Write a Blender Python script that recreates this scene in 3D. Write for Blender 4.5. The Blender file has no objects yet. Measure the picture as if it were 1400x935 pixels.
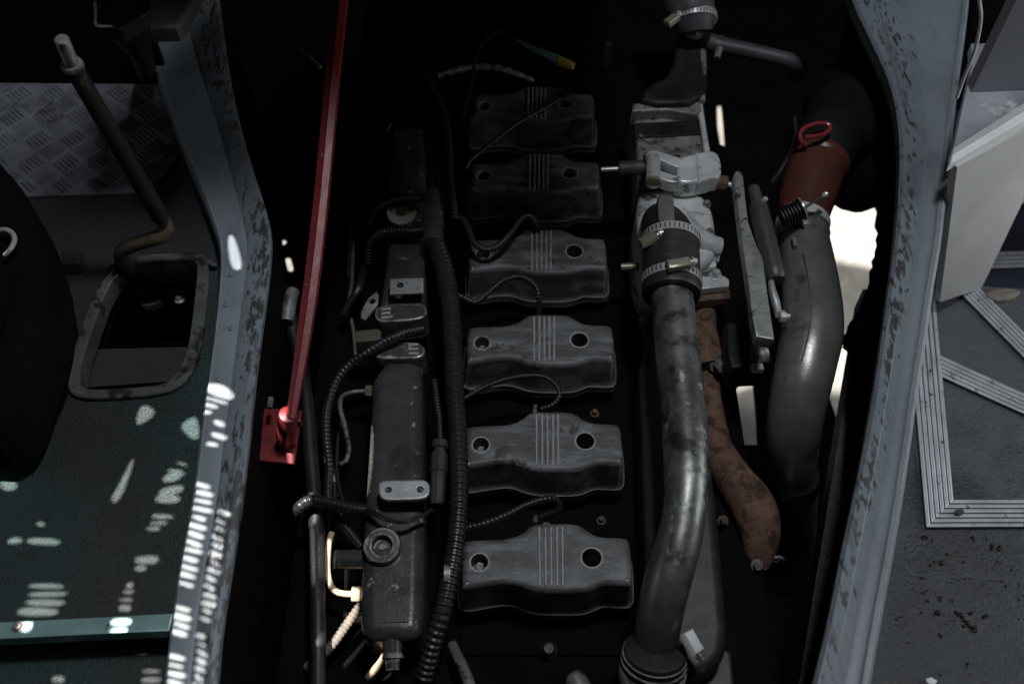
import bpy, bmesh, math, random
from mathutils import Vector, Matrix
from mathutils.geometry import delaunay_2d_cdt
random.seed(7)
S = bpy.context.scene
C = S.collection

# ------------------------------------------------------------------ camera, world, lights, exposure
W, H, LENS = 1400.0, 935.0, 35.0
F = W * LENS / 36.0
CAM_Z, PITCH = 1.13, math.radians(55)
cd = bpy.data.cameras.new('camera'); cam = bpy.data.objects.new('camera', cd); C.objects.link(cam)
cd.lens = LENS; cd.sensor_width = 36; cd.clip_start = 0.02; cd.clip_end = 60
cam.location = (0, 0, CAM_Z); cam.rotation_euler = (math.radians(90) - PITCH, 0, 0)
cd.dof.use_dof = True; cd.dof.focus_distance = 1.25; cd.dof.aperture_fstop = 4.0
S.camera = cam
w = bpy.data.worlds.new('World'); S.world = w; w.use_nodes = True
w.node_tree.nodes['Background'].inputs[0].default_value = (0.75, 0.85, 1, 1)
w.node_tree.nodes['Background'].inputs[1].default_value = 0.004
S.view_settings.view_transform = 'Standard'; S.view_settings.look = 'None'
S.view_settings.exposure = 0.0; S.view_settings.gamma = 1.0
S.render.engine = 'CYCLES'
S.cycles.use_denoising = True
S.cycles.max_bounces = 6
S.cycles.sample_clamp_indirect = 2.0

def lamp(name, kind, loc, target, power, col=(1, 1, 1), **kw):
    l = bpy.data.lights.new(name, kind); o = bpy.data.objects.new(name, l); C.objects.link(o)
    o.location = loc; o.rotation_euler = (Vector(target) - Vector(loc)).to_track_quat('-Z', 'Y').to_euler()
    l.energy = power; l.color = col
    for k, v in kw.items(): setattr(l, k, v)
    return o
lamp('door_light', 'AREA', (2.0, 0.7, 0.62), (0.3, 0.8, 0), 10.5, (0.88, 0.94, 1), shape='RECTANGLE', size=1.0, size_y=0.9)
lamp('window_light', 'AREA', (0.3, 0.76, 2.3), (0.15, 0.6, 0), 19, (0.9, 0.95, 1), shape='RECTANGLE', size=0.25, size_y=0.22)
lamp('cab_window_light', 'AREA', (-1.7, 0.4, 0.95), (-0.2, 0.6, 0), 1.2, (0.88, 0.94, 1), shape='RECTANGLE', size=0.9, size_y=0.5)
SUN = Vector((-1.15, 0.8, 5.2)); SUN_T = Vector((-0.36, 0.6, 0.05))
lamp('sun_through_mask', 'SPOT', SUN, SUN_T, 4600, (1, 0.96, 0.9), spot_size=math.radians(19), spot_blend=0.05, shadow_soft_size=0.0042)
GSUN = Vector((3.6, 2.1, -0.28))
lamp('sun_under_floor', 'SPOT', GSUN, (0.85, 1.6, -0.95), 4500, (1, 0.95, 0.88), spot_size=math.radians(30), spot_blend=0.1, shadow_soft_size=0.02)
lamp('sky_under_floor', 'AREA', (1.55, 1.25, -0.45), (0.85, 1.35, -0.95), 3.5, (0.95, 0.97, 1), shape='RECTANGLE', size=0.7, size_y=0.3)
lamp('sun_under_cab', 'SPOT', (-2.2, 2.0, -0.3), (-0.63, 1.8, -0.95), 900, (1, 0.95, 0.88), spot_size=math.radians(25), spot_blend=0.2, shadow_soft_size=0.03)

# ------------------------------------------------------------------ measuring: a picture point on a level of known height
RC = cam.rotation_euler.to_matrix(); CAM = Vector((0, 0, CAM_Z))
def ray(px, py): return RC @ Vector(((px - W/2)/F, -(py - H/2)/F, -1))
def P(px, py, z):
    d = ray(px, py); return CAM + d * ((z - CAM_Z)/d.z)
FWD = RC @ Vector((0, 0, -1))
def dep(p): return (p - CAM).dot(FWD)
def mpp(p): return dep(p)/F
def on_plane(px, py, o, n):
    d = ray(px, py); return CAM + d*((o - CAM).dot(n)/d.dot(n))

# ------------------------------------------------------------------ materials
MATS = {}
def mat(name, col, rough=0.5, metal=0.0, var=0.25, vs=14, spots=None, spots2=None, wear=None, bump=0.15, bs=90, spec=0.5, coat=0, stretch=None, rnd=False, grad=None, band=None):
    m = bpy.data.materials.new(name); m.use_nodes = True; nt = m.node_tree; N = nt.nodes; L = nt.links
    b = N['Principled BSDF']
    tc = N.new('ShaderNodeTexCoord'); src = tc.outputs['Object']
    if rnd:
        oi = N.new('ShaderNodeObjectInfo'); sc_ = N.new('ShaderNodeVectorMath'); sc_.operation = 'SCALE'; sc_.inputs[0].default_value = (3.1, 5.3, 1.7)
        L.new(oi.outputs['Random'], sc_.inputs['Scale']); ad = N.new('ShaderNodeVectorMath')
        L.new(src, ad.inputs[0]); L.new(sc_.outputs[0], ad.inputs[1]); src = ad.outputs[0]
    if stretch:
        mp = N.new('ShaderNodeMapping'); mp.inputs['Scale'].default_value = stretch
        L.new(src, mp.inputs[0]); src = mp.outputs[0]
    def noise(scale, detail=6, r=0.6, vec=None):
        n = N.new('ShaderNodeTexNoise'); n.inputs['Scale'].default_value = scale
        n.inputs['Detail'].default_value = detail; n.inputs['Roughness'].default_value = r
        L.new(vec or src, n.inputs['Vector']); return n.outputs['Fac']
    def ramp(f, a, c):
        r = N.new('ShaderNodeMapRange'); r.inputs[1].default_value = a; r.inputs[2].default_value = c
        r.interpolation_type = 'SMOOTHSTEP'; L.new(f, r.inputs[0]); return r.outputs[0]
    def mix(f, a, c):
        x = N.new('ShaderNodeMix'); x.data_type = 'RGBA'
        if f is not None: L.new(f, x.inputs[0])
        for v, i in ((a, 6), (c, 7)):
            if hasattr(v, 'links'): L.new(v, x.inputs[i])
            else: x.inputs[i].default_value = (*v, 1)
        return x.outputs[2]
    n0 = noise(vs)
    cur = mix(ramp(n0, 0.3, 0.7), tuple(c*(1-var) for c in col), tuple(min(1, c*(1+var)) for c in col))
    rsock = None
    for s in (spots, spots2):
        if s:                                            # (colour, scale, from, to[, stretch])
            v = src
            if len(s) > 4:
                mp = N.new('ShaderNodeMapping'); mp.inputs['Scale'].default_value = s[4]
                L.new(src, mp.inputs[0]); v = mp.outputs[0]
            f = noise(s[1], 8, 0.65, v)
            if band and s is spots:                      # wear gathers along a line of the piece
                at = N.new('ShaderNodeAttribute'); at.attribute_name = 'across'
                b1 = N.new('ShaderNodeMath'); b1.operation = 'SUBTRACT'; b1.inputs[1].default_value = band[0]; L.new(at.outputs['Fac'], b1.inputs[0])
                b2 = N.new('ShaderNodeMath'); b2.operation = 'ABSOLUTE'; L.new(b1.outputs[0], b2.inputs[0])
                b3 = N.new('ShaderNodeMapRange'); b3.inputs[1].default_value = 0; b3.inputs[2].default_value = band[1]; b3.inputs[3].default_value = band[2]; b3.inputs[4].default_value = -band[2]*.6
                L.new(b2.outputs[0], b3.inputs[0])
                big = noise(5, 2, 0.5, src); b5 = N.new('ShaderNodeMath'); b5.operation = 'MULTIPLY_ADD'; b5.inputs[1].default_value = .35; b5.inputs[2].default_value = -.175
                L.new(big, b5.inputs[0])
                b4 = N.new('ShaderNodeMath'); L.new(f, b4.inputs[0]); L.new(b3.outputs[0], b4.inputs[1])
                b6 = N.new('ShaderNodeMath'); L.new(b4.outputs[0], b6.inputs[0]); L.new(b5.outputs[0], b6.inputs[1]); f = b6.outputs[0]
            cur = mix(ramp(f, s[2], s[3]), cur, s[0])
    if grad:                                             # (colour, y from, y to): worn colour along the sheet, ragged edge
        sx = N.new('ShaderNodeSeparateXYZ'); L.new(tc.outputs['Object'], sx.inputs[0])
        nm = N.new('ShaderNodeMath'); nm.operation = 'MULTIPLY_ADD'; nm.inputs[1].default_value = .5; L.new(noise(7, 6), nm.inputs[0]); L.new(sx.outputs['Y'], nm.inputs[2])
        cur = mix(ramp(nm.outputs[0], grad[1]+.25, grad[2]+.25), cur, grad[0])
    if wear:                                             # (colour, radius, amount)
        bv = N.new('ShaderNodeBevel'); bv.samples = 4; bv.inputs['Radius'].default_value = wear[1]
        ge = N.new('ShaderNodeNewGeometry')
        d = N.new('ShaderNodeVectorMath'); d.operation = 'DOT_PRODUCT'
        L.new(bv.outputs[0], d.inputs[0]); L.new(ge.outputs['Normal'], d.inputs[1])
        e = ramp(d.outputs['Value'], 0.995, 0.9)
        mu = N.new('ShaderNodeMath'); mu.operation = 'MULTIPLY'
        L.new(e, mu.inputs[0]); L.new(ramp(noise(60, 5, 0.7), 0.62 - wear[2]*0.3, 0.72 - wear[2]*0.2), mu.inputs[1])
        cur = mix(mu.outputs[0], cur, wear[0])
    L.new(cur, b.inputs['Base Color'])
    rr = N.new('ShaderNodeMapRange'); rr.inputs[3].default_value = max(0.05, rough-0.12); rr.inputs[4].default_value = min(1, rough+0.15)
    L.new(noise(vs*2.3), rr.inputs[0]); L.new(rr.outputs[0], b.inputs['Roughness'])
    b.inputs['Metallic'].default_value = metal
    b.inputs['Specular IOR Level'].default_value = spec
    if coat: b.inputs['Coat Weight'].default_value = coat
    if bump:
        bp = N.new('ShaderNodeBump'); bp.inputs['Strength'].default_value = bump; bp.inputs['Distance'].default_value = 0.002
        L.new(noise(bs, 4, 0.6), bp.inputs['Height']); L.new(bp.outputs[0], b.inputs['Normal'])
    MATS[name] = m
    return m
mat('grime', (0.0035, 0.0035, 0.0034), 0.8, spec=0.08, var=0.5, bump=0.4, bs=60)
mat('grime_oil', (0.012, 0.011, 0.009), 0.5, spec=0.3, var=0.6, bump=0.5, bs=70, spots=((0.03, 0.028, 0.024), 40, 0.55, 0.75))
mat('cover_paint', (0.066, 0.068, 0.068), 0.5, 0.0, var=0.2, vs=20, spots=((0.18, 0.186, 0.196), 30, 0.42, 0.68, (.6, 2.0, 1)), spots2=((0.04, 0.04, 0.037), 30, 0.61, 0.635), wear=((0.5, 0.5, 0.5), 0.005, 1.2), bump=0.3, bs=260, rnd=True)
mat('rail_paint', (0.06, 0.061, 0.058), 0.27, 0.0, var=0.3, vs=24, spots=((0.32, 0.32, 0.31), 52, 0.61, 0.645), spots2=((0.03, 0.03, 0.028), 12, 0.52, 0.7), wear=((0.5, 0.5, 0.5), 0.005, 0.8), bump=0.15, bs=220)
mat('manifold_paint', (0.028, 0.029, 0.028), 0.5, var=0.3, vs=20, spots=((0.07, 0.07, 0.068), 80, 0.64, 0.7), spots2=((0.05, 0.022, 0.012), 9, 0.62, 0.68), bump=0.12, bs=220)
mat('plate_metal', (0.36, 0.37, 0.38), 0.45, 0.5, var=0.25, spots=((0.12, 0.12, 0.12), 60, 0.6, 0.68), wear=((0.7, 0.7, 0.7), 0.002, 0.7), bump=0.2)
mat('cast_alu', (0.62, 0.63, 0.63), 0.3, 0.25, var=0.2, vs=22, spots=((0.09, 0.087, 0.08), 38, 0.53, 0.68), bump=0.25, bs=200)
mat('dirty_alu', (0.21, 0.21, 0.205), 0.45, 0.3, var=0.4, vs=30, spots=((0.03, 0.028, 0.024), 45, 0.5, 0.65), bump=0.5, bs=120)
mat('clean_steel', (0.65, 0.65, 0.65), 0.28, 0.5, var=0.2, spots=((0.25, 0.24, 0.22), 70, 0.6, 0.7), bump=0.1)
mat('zinc_yellow', (0.27, 0.25, 0.185), 0.35, 0.4, var=0.25, bump=0.1)
mat('charge_pipe_metal', (0.2, 0.205, 0.19), 0.38, 0.75, var=0.5, vs=20, spots=((0.55, 0.56, 0.5), 44, 0.58, 0.66, (1, 0.6, 1)), spots2=((0.05, 0.055, 0.045), 24, 0.5, 0.64), grad=((0.15, 0.148, 0.115), -.16, -.32), bump=0.12, bs=150)
mat('pipe_ochre', (0.42, 0.3, 0.05), 0.6, var=0.4)
mat('exhaust_steel', (0.26, 0.258, 0.24), 0.3, 0.55, var=0.25, vs=10, spots=((0.4, 0.4, 0.39), 60, 0.66, 0.72), spots2=((0.1, 0.1, 0.09), 18, 0.5, 0.7), bump=0.2, bs=120)
mat('rust', (0.155, 0.083, 0.056), 0.8, var=0.35, vs=40, spots=((0.05, 0.026, 0.017), 45, 0.48, 0.62), spots2=((0.22, 0.125, 0.085), 120, 0.6, 0.7), bump=0.6, bs=260)
mat('rust_dark', (0.12, 0.075, 0.055), 0.75, 0.2, var=0.3, vs=50, spots=((0.05, 0.03, 0.02), 70, 0.5, 0.65), bump=0.5, bs=240)
mat('red_duct', (0.095, 0.033, 0.024), 0.3, var=0.2, vs=12, spots=((0.1, 0.02, 0.015), 25, 0.55, 0.75), bump=0.15)
mat('red_paint', (0.18, 0.016, 0.02), 0.42, var=0.2, vs=20, spots=((0.08, 0.015, 0.012), 60, 0.6, 0.66), spots2=((0.2, 0.12, 0.1), 90, 0.68, 0.72), bump=0.2, bs=180)
mat('red_wire', (0.24, 0.03, 0.035), 0.3, var=0.1, bump=0)
mat('rubber', (0.018, 0.018, 0.019), 0.5, var=0.3, vs=30, bump=0.25, bs=200, spots=((0.05, 0.05, 0.05), 50, 0.62, 0.75))
mat('rubber_grey', (0.05, 0.05, 0.055), 0.5, var=0.3, vs=30, bump=0.3, bs=200, spots=((0.12, 0.12, 0.12), 60, 0.62, 0.72))
mat('conduit_black', (0.02, 0.02, 0.021), 0.36, var=0.3, vs=40, bump=0.1, spots=((0.09, 0.09, 0.085), 90, 0.68, 0.74))
mat('conduit_dusty', (0.2, 0.17, 0.14), 0.7, var=0.3, vs=50, bump=0.2)
mat('cream_tube', (0.55, 0.42, 0.28), 0.5, var=0.15, vs=30, bump=0.1)
mat('hose_print', (0.07, 0.07, 0.07), 0.7, var=0.2, bump=0)
mat('rubber_rib', (0.11, 0.11, 0.11), 0.55, var=0.25, vs=30, spots=((0.03, 0.03, 0.03), 110, 0.6, 0.66), bump=0.4, bs=200)
mat('strut_black', (0.05, 0.05, 0.053), 0.42, var=0.25, bump=0.25, bs=200, spots=((0.14, 0.14, 0.14), 90, 0.68, 0.73))
mat('lever_metal', (0.28, 0.285, 0.275), 0.45, 0.5, var=0.3, vs=30, spots=((0.05, 0.05, 0.045), 50, 0.55, 0.62), spots2=((0.36, 0.37, 0.35), 80, 0.63, 0.7), bump=0.4, bs=160, wear=((0.5, 0.5, 0.48), 0.002, 0.8))
frame_kw = dict(rough=0.42, var=0.1, vs=6, bump=0.12, bs=120)
mat('frame_paint', (0.2, 0.225, 0.245), spots=((0.03, 0.03, 0.03), 60, 0.68, 0.73, (1, 0.5, 1)), spots2=((0.14, 0.16, 0.18), 26, 0.5, 0.7, (1, 0.25, 1)), wear=((0.4, 0.43, 0.46), 0.004, 0.9), **frame_kw)
mat('frame_scuffed', (0.17, 0.195, 0.215), spots2=((0.11, 0.12, 0.13), 50, 0.52, 0.64, (1, 0.15, 1)), spots=((0.04, 0.041, 0.043), 150, 0.55, 0.64, (1, 0.3, 1)), band=(0.6, 0.5, 0.085), **frame_kw)
mat('floor_vinyl', (0.014, 0.0155, 0.0155), 0.42, var=0.35, vs=9, grad=((0.032, 0.033, 0.034), 0.68, 0.84), spots=((0.009, 0.036, 0.036), 3.6, 0.42, 0.64), spots2=((0.01, 0.012, 0.012), 60, 0.56, 0.68), bump=0.7, bs=420)
mat('floor_grey', (0.06, 0.063, 0.066), 0.5, var=0.3, vs=8, spots=((0.02, 0.022, 0.024), 22, 0.54, 0.7), bump=0.4, bs=300)
mat('floor_grit', (0.028, 0.031, 0.035), 0.34, var=0.3, vs=6, grad=((0.085, 0.09, 0.1), 0.62, 0.76), spots=((0.07, 0.073, 0.08), 4.5, 0.5, 0.72), spots2=((0.012, 0.011, 0.01), 30, 0.64, 0.7), bump=1.0, bs=190)
mat('strip_green', (0.3, 0.47, 0.46), 0.35, 0.3, var=0.2, vs=10, spots=((0.04, 0.05, 0.05), 70, 0.66, 0.7), bump=0.15)
mat('checker', (0.2, 0.21, 0.235), 0.42, 0.25, var=0.35, vs=9, spots=((0.05, 0.05, 0.06), 11, 0.52, 0.66), bump=0.2)
mat('checker_bar', (0.14, 0.145, 0.165), 0.45, 0.25, var=0.4, vs=20, bump=0.1)
mat('trim_alu', (0.62, 0.63, 0.65), 0.35, 0.5, var=0.15, vs=20, spots=((0.06, 0.06, 0.06), 60, 0.6, 0.7), bump=0.1)
mat('groove_black', (0.03, 0.03, 0.032), 0.6)
mat('panel_white', (0.5, 0.49, 0.475), 0.5, var=0.08, vs=5, bump=0.05, spots=((0.4, 0.385, 0.36), 7, 0.55, 0.8))
mat('panel_trim', (0.78, 0.78, 0.77), 0.4, var=0.06, bump=0.05)
mat('wall_grey', (0.2, 0.205, 0.225), 0.5, var=0.06, vs=4, bump=0.05)
mat('platform_vinyl', (0.3, 0.3, 0.34), 0.25, var=0.3, vs=8, spots=((0.55, 0.53, 0.52), 12, 0.56, 0.64), spots2=((0.03, 0.03, 0.03), 15, 0.62, 0.68), bump=0.1)
mat('step_dark', (0.02, 0.022, 0.035), 0.45, var=0.3, bump=0.2)
mat('rod_rust', (0.012, 0.01, 0.009), 0.6, 0.2, var=0.4, vs=30, spots=((0.16, 0.075, 0.025), 28, 0.6, 0.68), bump=0.4, bs=150)
mat('rod_tan', (0.08, 0.058, 0.038), 0.6, 0.2, var=0.4, vs=30, spots=((0.2, 0.09, 0.03), 34, 0.56, 0.66), bump=0.3)
mat('seat_fabric', (0.003, 0.003, 0.0032), 0.9, spec=0.1, var=0.3, bump=0.3)
mat('dark_plastic', (0.012, 0.012, 0.013), 0.5, spec=0.3, var=0.2, bump=0.1)
mat('olive_panel', (0.03, 0.029, 0.025), 0.6, var=0.2, bump=0.1)
mat('asphalt', (0.3, 0.29, 0.27), 0.9, var=0.15, vs=30, bump=0.5, bs=140)
mat('sheet_steel', (0.03, 0.03, 0.03), 0.7, var=0.3)
mat('tan_plastic', (0.09, 0.08, 0.055), 0.5, var=0.2)
mat('pale_cap', (0.72, 0.7, 0.58), 0.4, var=0.3, spots=((0.2, 0.09, 0.03), 40, 0.52, 0.62))
mat('ring_steel', (0.13, 0.135, 0.135), 0.42, 0.3, var=0.3, vs=14, spots=((0.03, 0.028, 0.025), 30, 0.5, 0.62), bump=0.3)
mat('head_iron', (0.022, 0.02, 0.017), 0.5, var=0.5, vs=40, spots=((0.05, 0.035, 0.025), 60, 0.6, 0.7), bump=0.4)
mat('teal_glossy', (0.12, 0.25, 0.2), 0.3, var=0.3)

# ------------------------------------------------------------------ objects
def tag(o, label=None, cat=None, group=None, kind=None):
    for k, v in (('label', label), ('category', cat), ('group', group), ('kind', kind)):
        if v: o[k] = v
    return o
def thing(name, label, cat, loc, group=None):
    o = bpy.data.objects.new(name, None); C.objects.link(o); o.location = loc; o.empty_display_size = 0.05
    return tag(o, label, cat, group)
WL = {}
def obj(name, bm, m, parent=None, label=None, kind=None, angle=32, origin=None):
    """one mesh object; bm is in world coordinates"""
    me = bpy.data.meshes.new(name)
    bmesh.ops.recalc_face_normals(bm, faces=bm.faces[:])
    off = WL.get(parent.name, Vector()) if parent and parent.type != 'EMPTY' else (Vector(parent.location) if parent else Vector(origin or (0, 0, 0)))
    if parent and parent.type == 'EMPTY': off = Vector(parent.location)
    bmesh.ops.translate(bm, vec=-off, verts=bm.verts[:])
    bm.to_mesh(me); bm.free()
    for p in me.polygons: p.use_smooth = True
    me.set_sharp_from_angle(angle=math.radians(angle))
    me.materials.append(MATS[m])
    o = bpy.data.objects.new(name, me); C.objects.link(o)
    if parent:
        o.parent = parent
    else:
        o.location = off
    WL[o.name] = off
    if label: o['label'] = label
    if kind: o['kind'] = kind
    return o

def ccw(p):
    a = sum(p[i].x*p[(i+1) % len(p)].y - p[(i+1) % len(p)].x*p[i].y for i in range(len(p)))
    return p if a > 0 else p[::-1]
def inset(p, d):
    out = []; n = len(p)
    for i in range(n):
        a, b, c = p[i-1], p[i], p[(i+1) % n]
        u = (b-a); v = (c-b)
        u = u.normalized() if u.length > 1e-9 else v.normalized()
        v = v.normalized() if v.length > 1e-9 else u
        nu = Vector((-u.y, u.x)); nv = Vector((-v.y, v.x)); m = nu+nv
        m = m.normalized() if m.length > 1e-6 else nu
        k = d/max(0.45, m.dot(nu)); out.append(b + m*k)
    return out
def chaikin(p, n=2, q=0.25, closed=True):
    for _ in range(n):
        o = []; m = len(p)
        for i in range(m if closed else m-1):
            a, b = p[i], p[(i+1) % m]
            o += [a.lerp(b, q), a.lerp(b, 1-q)]
        p = o if closed else [p[0]] + o + [p[-1]]
    return p
def bev(b, h, draft=0.0, k=4):
    r = [(b + 0.0012, 0)]
    for i in range(k+1):
        a = math.pi/2*i/k
        r.append((b*(1-math.sin(a)), -b*(1-math.cos(a))))
    r.append((-draft, -h))
    return r
def circ(c, r, n=20): return [Vector((c[0]+r*math.cos(2*math.pi*i/n), c[1]+r*math.sin(2*math.pi*i/n))) for i in range(n)]
def cap(outer, holes):
    vs = list(outer); loops = [list(range(len(outer)))]
    for h in holes:
        loops.append(list(range(len(vs), len(vs)+len(h)))); vs += h
    ed = [(l[i], l[(i+1) % len(l)]) for l in loops for i in range(len(l))]
    v2, e2, f2, ov, _, _ = delaunay_2d_cdt([Vector((v.x, v.y)) for v in vs], ed, [], 0, 1e-6)
    def inside(pt, poly):
        c = False; j = len(poly)-1
        for i in range(len(poly)):
            a, b = poly[i], poly[j]
            if (a.y > pt.y) != (b.y > pt.y) and pt.x < (b.x-a.x)*(pt.y-a.y)/(b.y-a.y)+a.x: c = not c
            j = i
        return c
    fs = []
    for f in f2:
        ct = sum((v2[i] for i in f), Vector((0, 0)))/len(f)
        if inside(ct, outer) and not any(inside(ct, h) for h in holes): fs.append(f)
    return v2, fs
def prism2(poly, prof, holes=(), mx=None, bm=None, bottom=True):
    """poly: 2D outline; prof: (inset, dz) rings from the top face down; holes: (cx, cy, r, depth); mx places the local xy/z frame"""
    bm = bm or bmesh.new(); mx = mx or Matrix()
    poly = ccw([Vector((p[0], p[1])) for p in poly])
    rings = [[bm.verts.new(mx @ Vector((q.x, q.y, dz))) for q in inset(poly, i)] for i, dz in prof]
    n = len(poly)
    for a, b in zip(rings, rings[1:]):
        for i in range(n): bm.faces.new((a[i], b[i], b[(i+1) % n], a[(i+1) % n]))
    top2 = inset(poly, prof[0][0]); z0 = prof[0][1]
    if holes:
        hl = [circ((h[0], h[1]), h[2]) for h in holes]
        v2, fs = cap(top2, hl)
        key = {}
        def vert(q):
            best = None
            for i, t in enumerate(top2):
                if (t-q).length < 1e-6: return rings[0][i]
            k = (round(q.x, 6), round(q.y, 6))
            if k not in key: key[k] = bm.verts.new(mx @ Vector((q.x, q.y, z0)))
            return key[k]
        for f in fs:
            try: bm.faces.new([vert(v2[i]) for i in f])
            except ValueError: pass
        for h, l in zip(holes, hl):
            t = [vert(q) for q in l]; m = len(t)
            lo = [bm.verts.new(mx @ Vector((q.x, q.y, z0-h[3]))) for q in l]
            for i in range(m):
                try: bm.faces.new((t[i], t[(i+1) % m], lo[(i+1) % m], lo[i]))
                except ValueError: pass
            if h[3] < -prof[-1][1] - 1e-5: bm.faces.new(lo)
    else:
        bm.faces.new(rings[0])
    if bottom and not any(h[3] >= -prof[-1][1]-1e-5 for h in holes): bm.faces.new(rings[-1][::-1])
    return bm
def pprism(pix, z, prof, holes=(), smooth=0, bm=None, q=0.25):
    pts = [Vector(P(x, y, z).xy) for x, y in pix]
    if smooth: pts = chaikin(pts, smooth, q)
    hs = []
    for h in holes:
        c = P(h[0], h[1], z); hs.append((c.x, c.y, h[2]*mpp(c), h[3]))
    return prism2(pts, prof, hs, Matrix.Translation((0, 0, z)), bm)
def box(c, s, rot=None, b=0.0, bm=None):
    x, y, z = s[0]/2, s[1]/2, s[2]/2
    m = Matrix.Translation(Vector(c)) @ (rot.to_4x4() if rot else Matrix()) @ Matrix.Translation((0, 0, z))
    return prism2([(-x, -y), (x, -y), (x, y), (-x, y)], bev(b, s[2], 0, 2) if b else [(0, 0), (0, -s[2])], (), m, bm)
def catmull(pts, step):
    pts = [Vector(p) for p in pts]; out = []
    e = [pts[0]*2-pts[1]] + pts + [pts[-1]*2-pts[-2]]
    for i in range(1, len(e)-2):
        p0, p1, p2, p3 = e[i-1], e[i], e[i+1], e[i+2]
        n = max(1, int((p2.xyz-p1.xyz).length/step))
        for k in range(n):
            t = k/n
            out.append(0.5*((2*p1) + (p2-p0)*t + (2*p0-5*p1+4*p2-p3)*t*t + (3*p1-p0-3*p2+p3)*t**3))
    out.append(pts[-1]); return out
def tube(path, n=16, step=0.006, corr=None, bm=None, close=True, flat=None):
    """path: list of 4-vectors (x, y, z, radius); corr: (pitch, depth) for corrugated conduit"""
    bm = bm or bmesh.new()
    if corr: step = corr[0]/4
    q = catmull([Vector(p) for p in path], step)
    if corr:                                             # even spacing along the arc
        L = [0]
        for a, b in zip(q, q[1:]): L.append(L[-1] + (b.xyz-a.xyz).length)
        m = int(L[-1]/step); r = []; j = 0
        for k in range(m+1):
            s = L[-1]*k/m
            while j < len(q)-2 and L[j+1] < s: j += 1
            t = (s-L[j])/max(1e-9, L[j+1]-L[j]); r.append(q[j].lerp(q[j+1], t))
        q = r
    t = (q[1].xyz-q[0].xyz).normalized()
    u = t.orthogonal().normalized()
    if abs(t.z) < 0.9: u = (Vector((0, 0, 1)) - t*t.z).normalized()
    rings = []
    for i, p in enumerate(q):
        t2 = (q[min(i+1, len(q)-1)].xyz - q[max(i-1, 0)].xyz).normalized()
        u = (u - t2*u.dot(t2)).normalized(); v = t2.cross(u)
        r = p.w
        if corr and (i % 4) in (2, 3): r *= 1-corr[1]
        rings.append([bm.verts.new(p.xyz + u*math.cos(a)*r + v*math.sin(a)*r) for a in (2*math.pi*k/n for k in range(n))])
    for a, b in zip(rings, rings[1:]):
        for k in range(n): bm.faces.new((a[k], a[(k+1) % n], b[(k+1) % n], b[k]))
    if close: bm.faces.new(rings[0][::-1]); bm.faces.new(rings[-1])
    return bm
def v4(px, py, z, r):
    p = P(px, py, z); return Vector((p.x, p.y, p.z, r*mpp(p)))
def ptube(path, **k): return tube([v4(*a) for a in path], **k)
def lathe(c, axis, prof, n=24, bm=None):
    """prof: (distance along axis, radius)"""
    bm = bm or bmesh.new(); ax = Vector(axis).normalized(); u = ax.orthogonal().normalized(); v = ax.cross(u); c = Vector(c)
    rings = [[bm.verts.new(c + ax*t + u*math.cos(a)*r + v*math.sin(a)*r) for a in (2*math.pi*k/n for k in range(n))] for t, r in prof]
    for a, b in zip(rings, rings[1:]):
        for k in range(n): bm.faces.new((a[k], a[(k+1) % n], b[(k+1) % n], b[k]))
    bm.faces.new(rings[0][::-1]); bm.faces.new(rings[-1])
    return bm
def hexbolt(c, axis, r, h, washer=True, bm=None):
    bm = lathe(c, axis, [(0, r*1.5), (h*0.2, r*1.5), (h*0.22, r*1.35)], 20, bm) if washer else (bm or bmesh.new())
    return lathe(Vector(c)+Vector(axis).normalized()*h*0.2, axis, [(0, r), (h*0.7, r), (h*0.8, r*0.85)], 6, bm)
def sheet(verts, faces, th=0.003):
    bm = bmesh.new(); vs = [bm.verts.new(v) for v in verts]
    for f in faces: bm.faces.new([vs[i] for i in f])
    bmesh.ops.recalc_face_normals(bm, faces=bm.faces[:])
    if th: bmesh.ops.solidify(bm, geom=bm.faces[:], thickness=th)
    return bm

# ------------------------------------------------------------------ levels (metres above the rocker cover tops)
ZF, ZT, ZS, ZP, ZG = 0.08, 0.12, -0.15, 0.2, -0.95   # cab floor, hatch frame, step floor, platform, ground

# ================================================================== SETTING
g = box((0, 2, ZG-0.05), (30, 30, 0.1)); obj('ground', g, 'asphalt', kind='structure')

# hatch frame lines (picture points)
LO = [(196, 40), (203, 75), (245, 190), (275, 262), (296, 320), (300, 352), (297, 400), (290, 460), (281, 524), (271, 600), (262, 680), (245, 760), (232, 850), (222, 935), (212, 1010)]
LI = [(292, -60), (310, 90), (325, 160), (345, 230), (362, 280), (371, 318), (369, 360), (360, 430), (350, 500), (340, 600), (330, 680), (315, 780), (302, 860), (296, 935), (288, 1010)]
LC = [(240, -50), (262, 60), (298, 170), (318, 245), (333, 300), (339, 335), (336, 380), (327, 440), (318, 512), (306, 600), (297, 680), (281, 768), (268, 855), (260, 935), (251, 1010)]
RI = [(1150, -60), (1165, 0), (1195, 60), (1222, 120), (1232, 190), (1230, 260), (1225, 330), (1215, 400), (1205, 470), (1195, 540), (1180, 620), (1165, 690), (1150, 760), (1135, 840), (1112, 935), (1095, 1000)]
RO = [(1330, -60), (1325, 0), (1318, 60), (1308, 130), (1302, 190), (1294, 260), (1287, 330), (1275, 400), (1265, 470), (1254, 540), (1243, 620), (1233, 690), (1221, 760), (1206, 840), (1190, 935), (1178, 1000)]

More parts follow.
